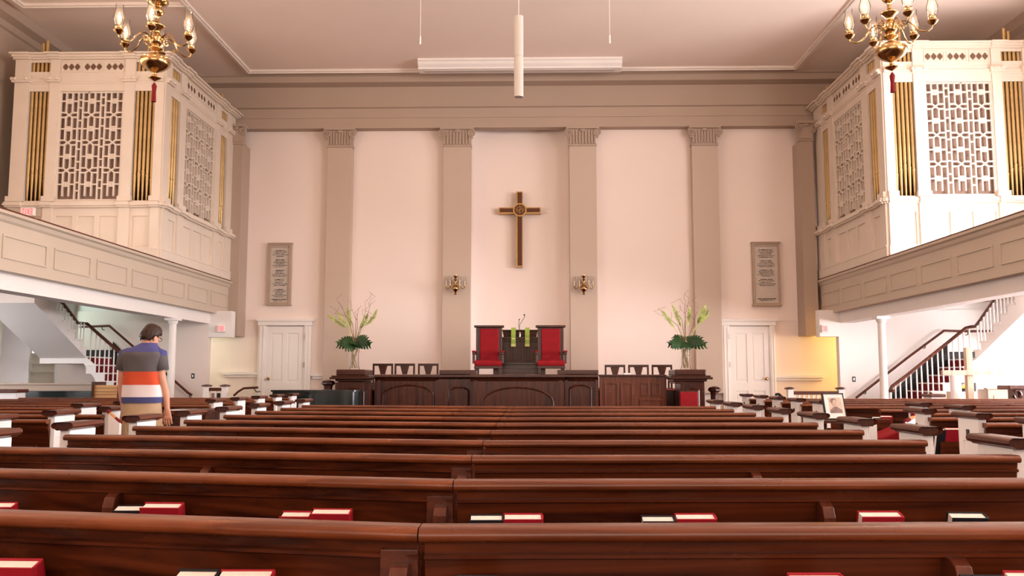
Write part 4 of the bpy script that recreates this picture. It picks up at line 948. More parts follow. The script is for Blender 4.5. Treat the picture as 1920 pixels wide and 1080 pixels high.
# ---- flower arrangements
def leafmesh(b, base, dirv, nrm, L, W_, droop, rnd):
    # monstera leaf: lobes cut by deep slits, curved down towards the tip
    side = dirv.cross(nrm).normalized(); n = 6
    def P_(u, v):
        return base + dirv * (L * u) + side * (W_ * v) + Vector((0, 0, -droop * (u * u + abs(v) ** 2 * 0.5)))
    for s in (-1, 1):
        for i in range(n):
            u0 = i / n * 0.9; u1 = u0 + 0.152
            wv = math.sin(math.pi * (0.20 + 0.72 * (i + 0.5) / n)) ** 0.6
            tu = u0 + 0.02 + 0.16 * (i / n)
            q = [P_(u0, 0), P_(u0 + 0.0, s * wv * 0.45), P_(tu, s * wv * 0.92), P_(tu + 0.115, s * wv * 0.95), P_(u1 + 0.01, s * wv * 0.45), P_(u1, 0)]
            k = b._a(q); b.f.append(tuple(range(k, k + 6)))
def flowers(px, pyb, label, leaves, plumes, twigs):
    Yv = YF + 0.05; c = PY(px, pyb, Yv); x, z0 = c.x, Z_(693)
    t = thing('glass_vase', label.replace('%', 'tall clear glass vase of twisted stems'), 'vase', (x, Yv, z0))
    h = PY(px, 655, Yv).z - z0 + 0.08
    MB().lathe([(0.095, 0), (0.095, 0.02), (0.075, 0.08), (0.070, h * 0.6), (0.088, h), (0.084, h), (0.066, h * 0.6), (0.071, 0.08), (0.085, 0.03)], (x, Yv, z0), 24).build('vase_glass', 'glass', t, smooth=True)
    t2 = thing('flower_arrangement', label.replace('%', 'arrangement of monstera leaves, green plumes and bare twigs in the vase'), 'flowers', (x, Yv, z0 + 0.03))
    rnd = random.Random(px)
    b = MB()
    for i in range(7):
        a0 = rnd.uniform(0, 6.28)
        b.tube([(x + 0.05 * math.cos(a0 + 1.3 * k / 6 * 3), Yv + 0.04 * math.sin(a0 + 4 * k / 6), z0 + 0.03 + (h + 0.02) * k / 6) for k in range(7)], 0.009, 5)
    b.build('stems', 'stem', t2, smooth=True)
    for (tx, ty, dy, w_) in leaves:
        e = PY(tx, ty, Yv + dy); base = Vector((x, Yv, z0 + h + 0.07)); d = e - base; base = base + d * 0.12; L = d.length * 0.9; d.normalize()
        b = MB(); leafmesh(b, base, d, Vector((0.1, -1.0, 0.35)).normalized(), L, w_, 0.06, rnd); b.build('monstera_leaf', 'leaf', t2, solid=0.004)
    for (pts) in plumes:
        P3 = [PY(a_, b_, Yv + rnd.uniform(-0.05, 0.05)) for a_, b_ in pts]
        b = MB(); b.tube([Vector((x, Yv, z0 + h))] + [P3[0]], 0.004, 5)
        n = 26
        for i in range(n):
            u = i / (n - 1) * (len(P3) - 1); j = min(int(u), len(P3) - 2); q = P3[j].lerp(P3[j + 1], u - j); dd = (P3[j + 1] - P3[j]).normalized()
            r = 0.045 * math.sin(math.pi * min(1, 0.15 + 0.85 * i / n)) + 0.004
            for k in range(7):
                o_ = Vector((rnd.uniform(-1, 1), rnd.uniform(-1, 1), rnd.uniform(-1, 1))).normalized() * r
                b.tube([q, q + o_ * 0.6 + dd * 0.03, q + o_ + dd * 0.05], 0.0035, 3)
        b.build('plume', 'plume', t2)
    for pts in twigs:
        P3 = [PY(a_ + rnd.uniform(-1, 1), b_, Yv + rnd.uniform(-0.04, 0.04)) for a_, b_ in pts]
        b = MB(); b.tube([Vector((x, Yv, z0 + h))] + P3, 0.0065, 4, 0.002)
        for j in range(1, len(P3)):
            q = P3[j]; b.tube([q, q + Vector((rnd.uniform(-0.10, 0.10), 0, 0.06)), q + Vector((rnd.uniform(-0.16, 0.16), 0, 0.15))], 0.003, 3)
        b.build('willow_twig', 'twig', t2)
flowers(665, 692, '%, on the left pedestal',
        [(630, 640, -0.15, 0.12), (643, 646, -0.30, 0.16), (655, 636, 0.1, 0.11), (697, 641, -0.15, 0.12), (690, 633, -0.25, 0.15), (676, 632, 0.1, 0.10), (662, 640, -0.2, 0.10), (638, 632, 0.05, 0.12)],
        [[(648, 614), (636, 607), (626, 599), (616, 592)], [(656, 616), (648, 606), (640, 598), (635, 589)], [(659, 612), (656, 600), (653, 588), (652, 580)], [(676, 616), (681, 606), (685, 598), (688, 592)], [(683, 612), (692, 604), (700, 595), (705, 585)]],
        [[(655, 606), (650, 595), (642, 580), (634, 566)], [(667, 610), (668, 600), (663, 588), (659, 578)], [(676, 610), (683, 595), (685, 580), (683, 566)], [(660, 606), (652, 594), (640, 590), (628, 588)], [(680, 608), (688, 595), (693, 578), (695, 562)], [(670, 612), (671, 602), (667, 592)]])
flowers(1286, 692, '%, on the right pedestal',
        [(1251, 640, -0.15, 0.10), (1258, 642, -0.30, 0.12), (1262, 624, 0.1, 0.10), (1326, 641, -0.15, 0.12), (1318, 632, -0.25, 0.13), (1300, 628, 0.1, 0.10), (1286, 648, -0.2, 0.13), (1274, 628, 0.05, 0.10)],
        [[(1264, 614), (1257, 604), (1249, 594), (1243, 585)], [(1276, 612), (1272, 600), (1268, 588), (1262, 576)], [(1289, 612), (1291, 600), (1293, 588), (1293, 580)], [(1307, 610), (1312, 600), (1318, 590), (1322, 578)], [(1308, 606), (1311, 596), (1316, 584), (1320, 576)], [(1309, 608), (1318, 600), (1325, 592), (1327, 584)]],
        [[(1280, 610), (1278, 600), (1270, 588), (1262, 574)], [(1283, 610), (1286, 595), (1283, 580), (1286, 565)], [(1298, 612), (1302, 600), (1306, 588), (1308, 570)], [(1270, 610), (1258, 600), (1246, 592), (1236, 590)], [(1284, 600), (1284, 588), (1289, 575), (1292, 558)]])
# ---- exit signs (the photograph is mirrored, so the lettering reads backwards)
def exit_sign(px, py, Y, w_, h_, label):
    c = PY(px, py, Y); t = thing('exit_sign', label, 'exit sign', (c.x, Y, c.z - h_ / 2), 'red exit signs')
    MB().box(c.x - w_ / 2, c.x + w_ / 2, Y, Y + 0.06, c.z - h_ / 2, c.z + h_ / 2).build('sign_box', 'white', t, bevel=0.005)
    MB().box(c.x - w_ / 2 + 0.015, c.x + w_ / 2 - 0.015, Y - 0.004, Y + 0.001, c.z - h_ / 2 + 0.015, c.z + h_ / 2 - 0.015).build('sign_face', 'exit_plate', t)
    b = MB(); lh = h_ * 0.33; lw = w_ * 0.075; u = w_ * 0.19; th = w_ * 0.022
    def ln(x0, z0, x1, z1): b.tube([(x0, Y - 0.008, z0), (x1, Y - 0.008, z1)], th, 4)
    cx_ = c.x + 1.5 * u; z = c.z
    ln(cx_ + lw, z - lh, cx_ + lw, z + lh)
    for q in (-lh, 0, lh): ln(cx_ + lw, z + q, cx_ - lw, z + q)
    cx_ -= u; ln(cx_ - lw, z - lh, cx_ + lw, z + lh); ln(cx_ + lw, z - lh, cx_ - lw, z + lh)
    cx_ -= u; ln(cx_, z - lh, cx_, z + lh)
    cx_ -= u; ln(cx_, z - lh, cx_, z + lh); ln(cx_ - lw, z + lh, cx_ + lw, z + lh)
    b.build('lettering', 'exit', t)
exit_sign(51, 396.5, 15.96, 0.26, 0.15, 'lit red exit sign under the left organ case')
exit_sign(414, 616, YS - 0.07, 0.17, 0.15, 'small pale red exit sign over the left passage')
exit_sign(1547, 616.5, YS - 0.07, 0.13, 0.16, 'small pale red exit sign over the right passage')
# ================================================================ STAIRS
def staircase(s, label, xland, tread, rise, utread, nL, rail_px, wall_px, nup):
    # lower flight climbs outward along the rear wall, then the upper flight turns towards the camera
    Yf, Yb = 18.1, 19.22; xo = s * 10.18
    t = thing('staircase', label, 'staircase', (s * 8.5, 18.6, 0))
    def xk(k): return xland - s * tread * (nL - k)     # front of step k (k = 1..nL-1), landing = nL
    for k in range(1, nL):
        x0, x1 = xk(k), xk(k + 1)
        st = MB().box(min(x0, x1), max(x0, x1), Yf, Yb, (k - 1) * rise - 0.02 if k > 1 else 0, k * rise - 0.03)
        st.box(min(x0 - s * 0.03, x1), max(x0 - s * 0.03, x1), Yf - 0.03, Yb, k * rise - 0.03, k * rise)
        o = st.build('step', 'white', t)
        c = MB(); xa, xb = x0 - s * 0.008, x0; c.box(min(xa, xb), max(xa, xb), Yf + 0.02, Yb - 0.02, (k - 1) * rise, k * rise - 0.03)
        xa, xb = x0 - s * 0.035, x1; c.box(min(xa, xb), max(xa, xb), Yf + 0.10, Yb - 0.02, k * rise, k * rise + 0.008); c.build('carpet', 'carpet', o)
    zl = nL * rise
    o = MB().box(min(xland, xo), max(xland, xo), Yf, Yb, zl - 0.15, zl).build('landing', 'white', t)
    xa, xb = xland - s * 0.010, xland; MB().box(min(xa, xb), max(xa, xb), Yf + 0.02, Yb - 0.02, zl - rise, zl - 0.03).build('carpet', 'carpet', o)
    # spandrel below the lower flight
    b = MB(); xa = xk(1)
    pts = [(xa, 0)] + sum([[(xk(k), (k - 1) * rise), (xk(k), k * rise - 0.03)] for k in range(1, nL)], []) + [(xland, zl - 0.03), (xland + s * 0.05, zl - 0.03), (xland + s * 0.05, zl - 0.16), (xland - s * 0.9, 0.35), (xland - s * 0.9, 0)]
    n = b._a([(x, Yf - 0.012, z) for x, z in pts]); 
    b.f.append(tuple(range(n, n + len(pts))))
    n2 = b._a([(x, Yf + 0.03, z) for x, z in pts]); b.f.append(tuple(range(n2, n2 + len(pts)))[::-1])
    for i in range(len(pts)): j = (i + 1) % len(pts); b.f.append((n + i, n + j, n2 + j, n2 + i))
    b.build('spandrel', 'white', t)
    # upper flight: saw-tooth body swept across
    top = []; yk = Yf - 0.03
    for i in range(nup):
        k = nL + 1 + i; top += [(yk - utread * i, (k - 1) * rise), (yk - utread * i, k * rise)]
    yend = yk - utread * nup; top.append((yend, (nL + nup) * rise))
    bot = [(yend, (nL + nup) * rise - 0.42), (Yf + 0.22, zl - 0.15)]
    prof_ = [(Yf + 0.22, zl)] + top + bot
    b = MB(); b.ext(prof_, 'x', xland + s * 0.0, xo); b.build('upper_flight', 'white', t)
    b = MB()
    for i in range(nup):
        z = (nL + 1 + i) * rise; y = yk - utread * i
        b.box(min(xland - s * 0.02, xland + s * 0.08), max(xland - s * 0.02, xland + s * 0.08), y - utread, y + 0.03, z - 0.03, z + 0.003)
    b.build('tread_nosing', 'white', t)
    # handrail through measured points, balusters down to the steps
    lo = [PY(px, py, Yf + 0.05) for px, py in rail_px[0]]; up = [PX(px, py, xland + s * 0.04) for px, py in rail_px[1]]
    MB().tube(lo + up, 0.034, 8).build('handrail', 'cap', t, smooth=True)
    def rz(x):
        for a, c in zip(lo, lo[1:]):
            if min(a.x, c.x) <= x <= max(a.x, c.x) and abs(a.x - c.x) > 1e-4: return a.z + (c.z - a.z) * (x - a.x) / (c.x - a.x)
        return lo[-1].z
    for k in range(1, nL):
        for q in (0.2, 0.75):
            x = xk(k) + s * tread * q
            if abs(x) < abs(lo[0].x): continue
            MB().tube([(x, Yf + 0.05, k * rise), (x, Yf + 0.05, rz(x))], 0.014, 6).build('baluster', 'white', t, smooth=True)
    up2 = [lo[-1]] + up
    for i in range(nup):
        for q in (0.25, 0.75):
            y = yk - utread * (i + q); z0 = (nL + 1 + i) * rise; z1 = None
            for a, c in zip(up2, up2[1:]):
                if min(a.y, c.y) <= y <= max(a.y, c.y): z1 = a.z + (c.z - a.z) * (y - a.y) / (c.y - a.y)
            if z1 is None: z1 = up2[-1].z + (up2[-1].y - y) * rise / utread * 1.0
            MB().tube([(xland + s * 0.04, y, z0), (xland + s * 0.04, y, max(z1, z0 + 0.3))], 0.014, 6).build('baluster', 'white', t, smooth=True)
    # newel with a turned foot
    nx = lo[0].x
    MB().lathe([(0.045, 0), (0.045, 0.1), (0.028, 0.16), (0.034, 0.5), (0.026, 0.8), (0.03, lo[0].z)], (nx, Yf + 0.05, 0), 12).build('newel_post', 'white', t, smooth=True)
    MB().lathe([(0.005, -0.03), (0.09, -0.02), (0.10, 0.01), (0.06, 0.035)], (nx, Yf + 0.05, lo[0].z), 16).build('rail_volute', 'cap', t, smooth=True)
    # dark wall-side skirting
    b = MB(); b.loft([[(xk(1), Yb - 0.03, 0.0), (xk(1), Yb, 0.0), (xk(1), Yb, rise + 0.16), (xk(1), Yb - 0.03, rise + 0.16)], [(xland, Yb - 0.03, zl - 0.2), (xland, Yb, zl - 0.2), (xland, Yb, zl + 0.35), (xland, Yb - 0.03, zl + 0.16)]])
    b.box(min(xland, xo), max(xland, xo), Yb - 0.03, Yb, zl, zl + 0.16)
    b.build('skirting', 'iron', t)
    # rail on the wall
    w3 = [PY(px, py, Yb - 0.10) for px, py in wall_px]
    o = MB().tube(w3, 0.027, 8).build('wall_handrail', 'cap', t, smooth=True)
    for q in (0.12, 0.5, 0.85):
        i = q * (len(w3) - 1); j = min(int(i), len(w3) - 2); p_ = w3[j].lerp(w3[j + 1], i - j)
        MB().tube([p_ - Vector((0, 0, 0.01)), p_ + Vector((0, 0.02, -0.07)), p_ + Vector((0, 0.11, -0.08))], 0.010, 6).build('rail_bracket', 'iron', o, smooth=True)
staircase(1, 'white staircase with red carpet and dark handrail under the right gallery', 9.0, 0.22, 0.165, 0.265, 10,
          ([(1669, 733), (1672, 725), (1700, 704), (1811, 615), (1820, 613)], [(1829, 612), (1838, 600), (1862, 565), (1873, 549)]),
          [(1605, 746), (1636, 722), (1700, 672), (1770, 620), (1800, 621), (1860, 621)], 8)
staircase(-1, 'white staircase with red carpet and dark handrail under the left gallery', -9.2, 0.195, 0.17, 0.25, 10,
          ([(262, 690), (245, 678), (228, 664), (163, 607), (152, 606)], [(145, 605), (138, 595), (115, 565), (100, 545)]),
          [(360, 741), (352, 736), (325, 712), (250, 650), (205, 611), (150, 613)], 8)
# ---- balustraded landing rails near the passages
def guard(px0, px1, pyp, pyr, Y, label, nb, sign=None):
    a = PY(px0, pyp, Y); c = PY(px1, pyp, Y); zr = PY(px0, pyr, Y).z
    t = thing('guard_rail', label, 'railing', ((a.x + c.x) / 2, Y, 0))
    for x in (a.x, c.x):
        MB().box(x - 0.05, x + 0.05, Y - 0.05, Y + 0.05, 0, a.z - 0.03).build('post', 'white', t, bevel=0.004)
        MB().lathe([(0.05, -0.035), (0.10, -0.02), (0.10, -0.005), (0.05, 0.01), (0.01, 0.015)], (x, Y, a.z), 16).build('post_cap', 'cap', t, smooth=True)
    MB().box(a.x, c.x, Y - 0.035, Y + 0.035, zr - 0.06, zr).build('top_rail', 'cap', t, bevel=0.01)
    for i in range(1, nb): x = a.x + (c.x - a.x) * i / nb; MB().box(x - 0.015, x + 0.015, Y - 0.015, Y + 0.015, 0.1, zr - 0.05).build('baluster', 'white', t)
    MB().box(a.x, c.x, Y - 0.02, Y + 0.02, 0.08, 0.12).build('bottom_rail', 'white', t)
    return t, a, c, zr
guard(1481, 1576, 727, 733.5, 16.2, 'low white baluster railing with dark top rail before the right passage', 11)
t, a, c, zr = guard(388, 422, 722, 727, 16.4, 'short white railing with round-capped posts near the left passage', 2)
MB().box(a.x, c.x, 16.42, 16.45, 0.1, zr - 0.1).build('notice_board', 'white', t); MB().box(a.x + 0.09, a.x + 0.16, 16.40, 16.42, zr - 0.24, zr - 0.10).build('pinned_card', 'print_grey', t); MB().box(a.x + 0.2, a.x + 0.25, 16.40, 16.42, zr - 0.2, zr - 0.10).build('pinned_card', 'iron', t)
Y = 19.9
w3 = [PY(438, 742, Y), PY(447, 734, Y), PY(457, 728, Y), PY(484, 726.5, Y)]
t = thing('wall_handrail', 'dark handrail on the back wall left of the left door', 'handrail', tuple(w3[0]))
MB().tube(w3, 0.025, 8).build('rail', 'cap', t, smooth=True); MB().tube([w3[3] + Vector((-0.1, 0, -0.02)), w3[3] + Vector((-0.1, 0.2, -0.1)), w3[3] + Vector((-0.1, 0.6, -0.1))], 0.012, 6).build('rail_bracket', 'iron', t)
w3 = [PY(1463, 747, Y), PY(1456, 740, Y), PY(1458, 739, Y), PY(1466, 745, Y)]
Y = 17; w3 = [PY(1455, 742, Y), PY(1456, 739, Y), PY(1460, 739, Y), PY(1470, 748, Y), PY(1480, 760, Y)]
t = thing('curved_handrail', 'short dark curved handrail end right of the right door', 'handrail', tuple(w3[0]))
MB().tube(w3, 0.028, 8).build('rail', 'iron', t, smooth=True); MB().tube([w3[-1], (w3[-1].x, w3[-1].y, 0)], 0.02, 6).build('post', 'iron', t, smooth=True)
# light switches
for px, py, lb in ((362, 705, 'dark switch plate on the wall beside the left gallery column'), (1601, 711, 'dark switch plate on the white wall beside the right gallery column')):
    a = PY(px, py, YS); t = thing('switch_plate', lb, 'light switch', (a.x, YS, a.z - 0.05))
    MB().box(a.x - 0.032, a.x + 0.032, YS - 0.01, YS, a.z - 0.055, a.z + 0.055).build('plate', 'iron', t)
    MB().box(a.x - 0.012, a.x + 0.012, YS - 0.016, YS - 0.01, a.z - 0.025, a.z + 0.025).build('rocker', 'chrome', t)
# ================================================================ FRAMED PORTRAIT
Y = 8.2
p0, p1, p2, p3 = PY(1540, 738, Y + 0.07), PY(1580, 738, Y + 0.07), PY(1588, 787, Y), PY(1548, 787, Y)
t = thing('framed_portrait', 'black framed portrait of a person, leaning in the right aisle gap', 'framed picture', (p3.x, Y, p3.z))
ax = (p2 - p3).normalized(); az = (p0 - p3); W_ = (p2 - p3).length; Hh = az.length; az.normalize(); ny = ax.cross(az).normalized(); 
if ny.y > 0: ny = -ny
Tm = Matrix(((ax.x, az.x, ny.x, p3.x), (ax.y, az.y, ny.y, p3.y), (ax.z, az.z, ny.z, p3.z), (0, 0, 0, 1)))
def fl(b): b.T = Tm; return b
b = fl(MB()); f = 0.010
for q in ((0, f, 0, Hh), (W_ - f * 0.5, W_, 0, Hh), (0, W_, 0, f), (0, W_, Hh - f * 0.6, Hh)): b.box(q[0], q[1], q[2], q[3], -0.012, 0.012)
b.build('frame', 'iron', t)
fl(MB()).box(f * 0.5, W_ - f * 0.3, f * 0.5, Hh - f * 0.3, -0.01, 0.004).build('mat_board', 'paper', t)
fl(MB()).box(W_ * 0.27, W_ * 0.86, Hh * 0.25, Hh * 0.84, 0.004, 0.005).build('print', 'print_pale', t)
b = fl(MB()); cxp = W_ * 0.54
k = b._a([(cxp + W_ * u, Hh * v, 0.0085) for u, v in ((-0.26, 0.25), (-0.25, 0.36), (-0.12, 0.45), (-0.05, 0.49), (0.07, 0.49), (0.16, 0.44), (0.30, 0.36), (0.31, 0.25))]); b.f.append(tuple(range(k, k + 8)))
k = b._a([(cxp - 0.01 + W_ * 0.145 * math.cos(u * 0.3927), Hh * 0.715 + Hh * 0.095 * math.sin(u * 0.3927), 0.0095) for u in range(0, 16)]); b.f.append(tuple(range(k, k + 16)))
b.build('coat_and_hair', 'print_grey', t)
b = fl(MB()); k = b._a([(cxp + W_ * 0.105 * math.cos(u * 0.3927), Hh * 0.625 + Hh * 0.12 * math.sin(u * 0.3927), 0.0110) for u in range(0, 16)]); b.f.append(tuple(range(k, k + 16))); b.build('face', 'print_pale', t)
b = fl(MB())
for (u, v, w_, h_) in ((-0.045, 0.66, 0.03, 0.008), (0.04, 0.66, 0.03, 0.008), (-0.005, 0.60, 0.014, 0.006), (-0.002, 0.565, 0.04, 0.007)): b.box(cxp + W_ * (u - w_ / 2), cxp + W_ * (u + w_ / 2), Hh * (v - h_), Hh * (v + h_), 0.0105, 0.0125)
b.build('features', 'print_grey', t)
t = thing('display_table', 'small dark table carrying the framed portrait, right aisle', 'table', (p3.x, Y, 0))
zt = p3.z - 0.02
MB().box(p3.x - 0.05, p2.x + 0.04, Y - 0.06, Y + 0.25, zt - 0.015, zt + 0.012).build('table_top', 'dark_x', t)
for x in (p3.x - 0.03, p2.x + 0.01):
    for y in (Y - 0.03, Y + 0.2): MB().box(x, x + 0.025, y, y + 0.025, 0, zt - 0.01).build('leg', 'dark', t)
MB().box(p3.x - 0.01, p3.x + 0.02, Y - 0.07, Y - 0.06, zt - 0.05, zt - 0.01).box(p2.x - 0.04, p2.x - 0.01, Y - 0.07, Y - 0.06, zt - 0.05, zt - 0.01).build('table_card', 'paper', t)
# ================================================================ LEFT AISLE STAND
Y = 8.75; a = PY(309, 768, Y); c = PY(343, 768, Y); zt = PY(330, 769, Y).z
x0, x1 = a.x, a.x + 0.42
t = thing('pamphlet_stand', 'dark wooden pamphlet stand with slotted top in the left block gap', 'stand', ((x0 + x1) / 2, Y, 0))
MB().box(x0 + 0.01, x1 - 0.01, Y, Y + 0.45, 0, zt - 0.03).build('cabinet', 'dark', t)
b = MB()
for i in range(5):
    y = Y + 0.1 + 0.1 * i; b.box(x0 - 0.01, x1 + 0.02, y - 0.03, y, zt - 0.02, zt + 0.0)
b.box(x0 - 0.01, x1 + 0.02, Y - 0.02, Y + 0.08, zt - 0.04, zt - 0.005)
for i in range(4): x = x0 + (x1 - x0) * i / 3; b.box(x - 0.02, x + 0.02, Y, Y + 0.5, zt - 0.02, zt + 0.001)
b.build('slotted_top', 'cap', t)
for i in (0, 1): x = x0 + 0.03 + i * 0.19; MB().box(x, x + 0.16, Y - 0.008, Y, 0.3, zt - 0.08).build('cabinet_door', 'dark', t, bevel=0.004)
tag(MB().box(x0 + 0.06, x0 + 0.26, Y - 0.01, Y + 0.07, zt - 0.004, zt + 0.003).build('paper_sheet', 'paper'), 'white paper sheet lying on the dark pamphlet stand', 'paper')
# ================================================================ RIGHT SIDE: TIMBER CROSS, FONT CORNER
Y = 15.6; a = PY(1814, 652, Y); zc = PY(1814, 699, Y).z; xl = PY(1762, 699, Y).x; xr = PY(1872, 699, Y).x
t = thing('timber_cross', 'tall rough pale timber cross standing before the right staircase', 'cross', (a.x, Y, 0))
MB().box(a.x - 0.055, a.x + 0.055, Y - 0.05, Y + 0.05, 0, a.z).build('upright', 'rough', t, bevel=0.008)
MB().box(xl, xr, Y - 0.10, Y - 0.03, zc - 0.042, zc + 0.042).build('crossbar', 'rough', t, bevel=0.008)
MB().box(a.x - 0.35, a.x + 0.35, Y - 0.3, Y + 0.3, 0, 0.06).build('cross_foot', 'rough', t)
def pier(px, py0, Y, w_, label):
    a = PY(px, py0, Y); t = tag(MB().lathe([(w_, 0), (w_, a.z)], (a.x, Y, 0), 20).build('white_pier', 'white', smooth=True, angle=40), label, 'pier')
pier(1791, 704, 17.4, 0.10, 'pale round pier under the right staircase, left of the timber cross')
Y = 17.5; a = PY(1800, 719, Y); c = PY(1840, 742, Y)
t = thing('framed_print', 'dark-edged framed print behind the timber cross', 'framed picture', (c.x, Y + 0.3, c.z))
q0 = PY(1801, 734, Y + 0.3); q1 = PY(1829, 717.5, Y + 0.3)
MB().box(q0.x, q1.x, Y + 0.30, Y + 0.33, q0.z, q1.z).build('print', 'print_grey', t)
b = MB(); 
for r in ((q0.x, q1.x, q1.z - 0.02, q1.z), (q0.x, q1.x, q0.z, q0.z + 0.015), (q0.x, q0.x + 0.015, q0.z, q1.z), (q1.x - 0.03, q1.x, q0.z, q1.z)): b.box(r[0], r[1], Y + 0.28, Y + 0.34, r[2], r[3])
b.build('frame', 'iron', t)
q = PY(1802, 731, Y); q2 = PY(1814, 746, Y)
t2 = tag(MB().box(q.x - 0.08, q.x + 0.32, Y + 0.05, Y + 0.45, 0, q0.z).build('side_cabinet', 'rough', bevel=0.01), 'low pale wooden side cabinet behind the timber cross', 'cabinet')
t = thing('potted_plant', 'small yellow flowering plant on the cabinet behind the timber cross', 'potted plant', (q.x + 0.15, Y + 0.15, q0.z))
MB().lathe([(0.03, 0), (0.045, 0.06), (0.04, 0.06)], (q.x + 0.12, Y + 0.15, q0.z), 12).build('pot', 'iron', t, smooth=True)
b = MB(); rnd = random.Random(4); cc_ = Vector((q.x + 0.12, Y + 0.15, q0.z + 0.06))
for i in range(26):
    d = Vector((rnd.uniform(-1, 1), rnd.uniform(-1, 1), rnd.uniform(0.1, 1))).normalized(); b.tube([cc_, cc_ + d * 0.08, cc_ + d * 0.13 + Vector((0, 0, -0.02))], 0.008, 4, 0.002)
b.build('petals', 'yellow', t)
Y = 16.6; a = PY(1852, 727, Y); c = PY(1960, 727, Y)
b = MB(); b.box(a.x, c.x, Y, Y + 0.06, 0, a.z - 0.03); b.box(a.x - 0.03, c.x, Y - 0.02, Y + 0.10, a.z - 0.03, a.z)
b.loft([[(a.x, Y, 0), (a.x + 0.03, Y, 0), (a.x + 0.03, Y, a.z - 0.03), (a.x, Y, a.z - 0.03)], [(a.x + 0.1, Y + 0.6, 0), (a.x + 0.13, Y + 0.6, 0), (a.x + 0.13, Y + 0.6, a.z - 0.03), (a.x + 0.1, Y + 0.6, a.z - 0.03)]])
b.box(a.x + 0.1, c.x, Y - 0.012, Y, 0.12, a.z - 0.14)
tag(b.build('low_screen', 'tan', bevel=0.005), 'low pale grey panelled screen wall at the far right edge', 'screen wall')
Y = 13.0; a = PY(1892, 722, Y); zt = a.z
Y = 14.9
a = PY(1892, 722.5, Y)
t = thing('lectern_stand', 'dark wooden stand with scroll bracket at the far right edge', 'lectern', (a.x, Y, 0))
MB().box(a.x, a.x + 0.7, Y, Y + 0.4, a.z - 0.07, a.z).build('stand_top', 'cap', t, bevel=0.015)
MB().box(a.x + 0.16, a.x + 0.6, Y + 0.05, Y + 0.35, 0, a.z - 0.07).build('stand_body', 'cap', t)
b = MB(); pts = [(a.x + 0.14 - 0.06 * math.cos(u), Y + 0.03, a.z - 0.16 - 0.07 * math.sin(u)) for u in [k * 0.5 for k in range(12)]]
b.tube(pts, 0.028, 6); b.build('scroll_bracket', 'dark', t, smooth=True)
Y = 15.2; a = PY(1743, 739, Y); c = PY(1772, 739, Y)
t = thing('end_post', 'short capped pew end post beyond the last right pew', 'post', ((a.x + c.x) / 2, Y, 0))
MB().box(a.x + 0.03, c.x - 0.06, Y, Y + 0.3, 0, a.z - 0.045).build('post', 'pewwhite', t); MB().box(a.x, c.x, Y - 0.04, Y + 0.34, a.z - 0.05, a.z).build('post_cap', 'cap', t, bevel=0.015)
Y = 15.4; a = PY(-30, 730, Y); c = PY(34, 730, Y)
t = thing('end_post', 'dark-capped pew end post at the far left edge behind the side pews', 'post', ((a.x + c.x) / 2, Y, 0))
MB().box(a.x + 0.03, c.x - 0.04, Y, Y + 0.3, 0, a.z - 0.055).build('post', 'pewwhite', t); MB().box(a.x, c.x, Y - 0.04, Y + 0.34, a.z - 0.06, a.z).build('post_cap', 'cap', t, bevel=0.015)
# ================================================================ LEFT SIDE: BELOW THE STAIR
Y = 17.0; a = PY(-40, 718.5, Y); c = PY(172, 718.5, Y)
b = MB(); b.box(a.x, c.x, Y, Y + 0.08, 0, a.z - 0.03); b.box(a.x, c.x + 0.02, Y - 0.03, Y + 0.12, a.z - 0.03, a.z)
tag(b.build('low_screen', 'tan', bevel=0.005), 'low pale screen wall below the left staircase', 'screen wall')
Y = 16.4; a = PY(33, 733, Y); c = PY(174, 733, Y)
tag(MB().box(a.x, c.x, Y, Y + 0.4, 0, a.z).build('dark_cabinet', 'black', bevel=0.01), 'long black low cabinet before the left screen wall', 'cabinet')
Y = 16.2; a = PY(172, 716, Y); c = PY(216, 740, Y)
t = thing('upright_chest', 'slatted brown wooden chest beneath the left staircase stringer', 'chest', (a.x, Y, 0))
x1 = c.x; MB().box(a.x, a.x + 0.03, Y, Y + 0.5, 0, a.z).build('side_board', 'dark', t)
b = MB(); z = 0.05
while z < a.z - 0.06: b.box(a.x + 0.03, x1, Y + 0.05, Y + 0.07, z, z + 0.05); z += 0.06
b.build('slats', 'amber', t); MB().box(a.x + 0.03, x1, Y + 0.07, Y + 0.45, 0, a.z - 0.08).build('chest_body', 'dark', t)
Y = 18.9; a = PY(5, 600, Y); c = PY(52, 718, Y)
t = struct(MB().box(a.x, c.x, Y, Y + 0.05, 0, 2.5).build('door_3', 'pewwhite', bevel=0.005))
Y = 20.3
for (q0, q1, r0, r1) in ((52, 108, 655, 718),):
    a = PY(q0, r1, Y); c = PY(q1, r0, Y); o = struct(MB().box(a.x, c.x, Y + 0.05, Y + 0.1, a.z - 0.5, c.z + 0.2).build('window_8', 'white'))
    b = MB()
    for zz in (0.35, 0.6, 0.85): z = a.z + (c.z - a.z) * zz; b.box(a.x, c.x, Y, Y + 0.05, z - 0.03, z + 0.03)
    b.box(a.x, a.x + 0.06, Y, Y + 0.05, a.z - 0.5, c.z + 0.2); b.box(c.x - 0.06, c.x, Y, Y + 0.05, a.z - 0.5, c.z + 0.2); b.build('window_frame', 'white', o)
    q = PY(57, 665, Y); q2 = PY(70, 652, Y); MB().box(q.x - 0.1, q2.x + 0.2, Y + 0.03, Y + 0.045, q.z, q2.z + 0.25).build('window_pane', 'daylight', o)
a = PY(117, 684, 19.6); tag(MB().box(a.x - 0.11, a.x + 0.11, 19.5, 19.72, 0, 1.62).build('white_pier', 'white'), 'square white pier below the left stair landing', 'pier')
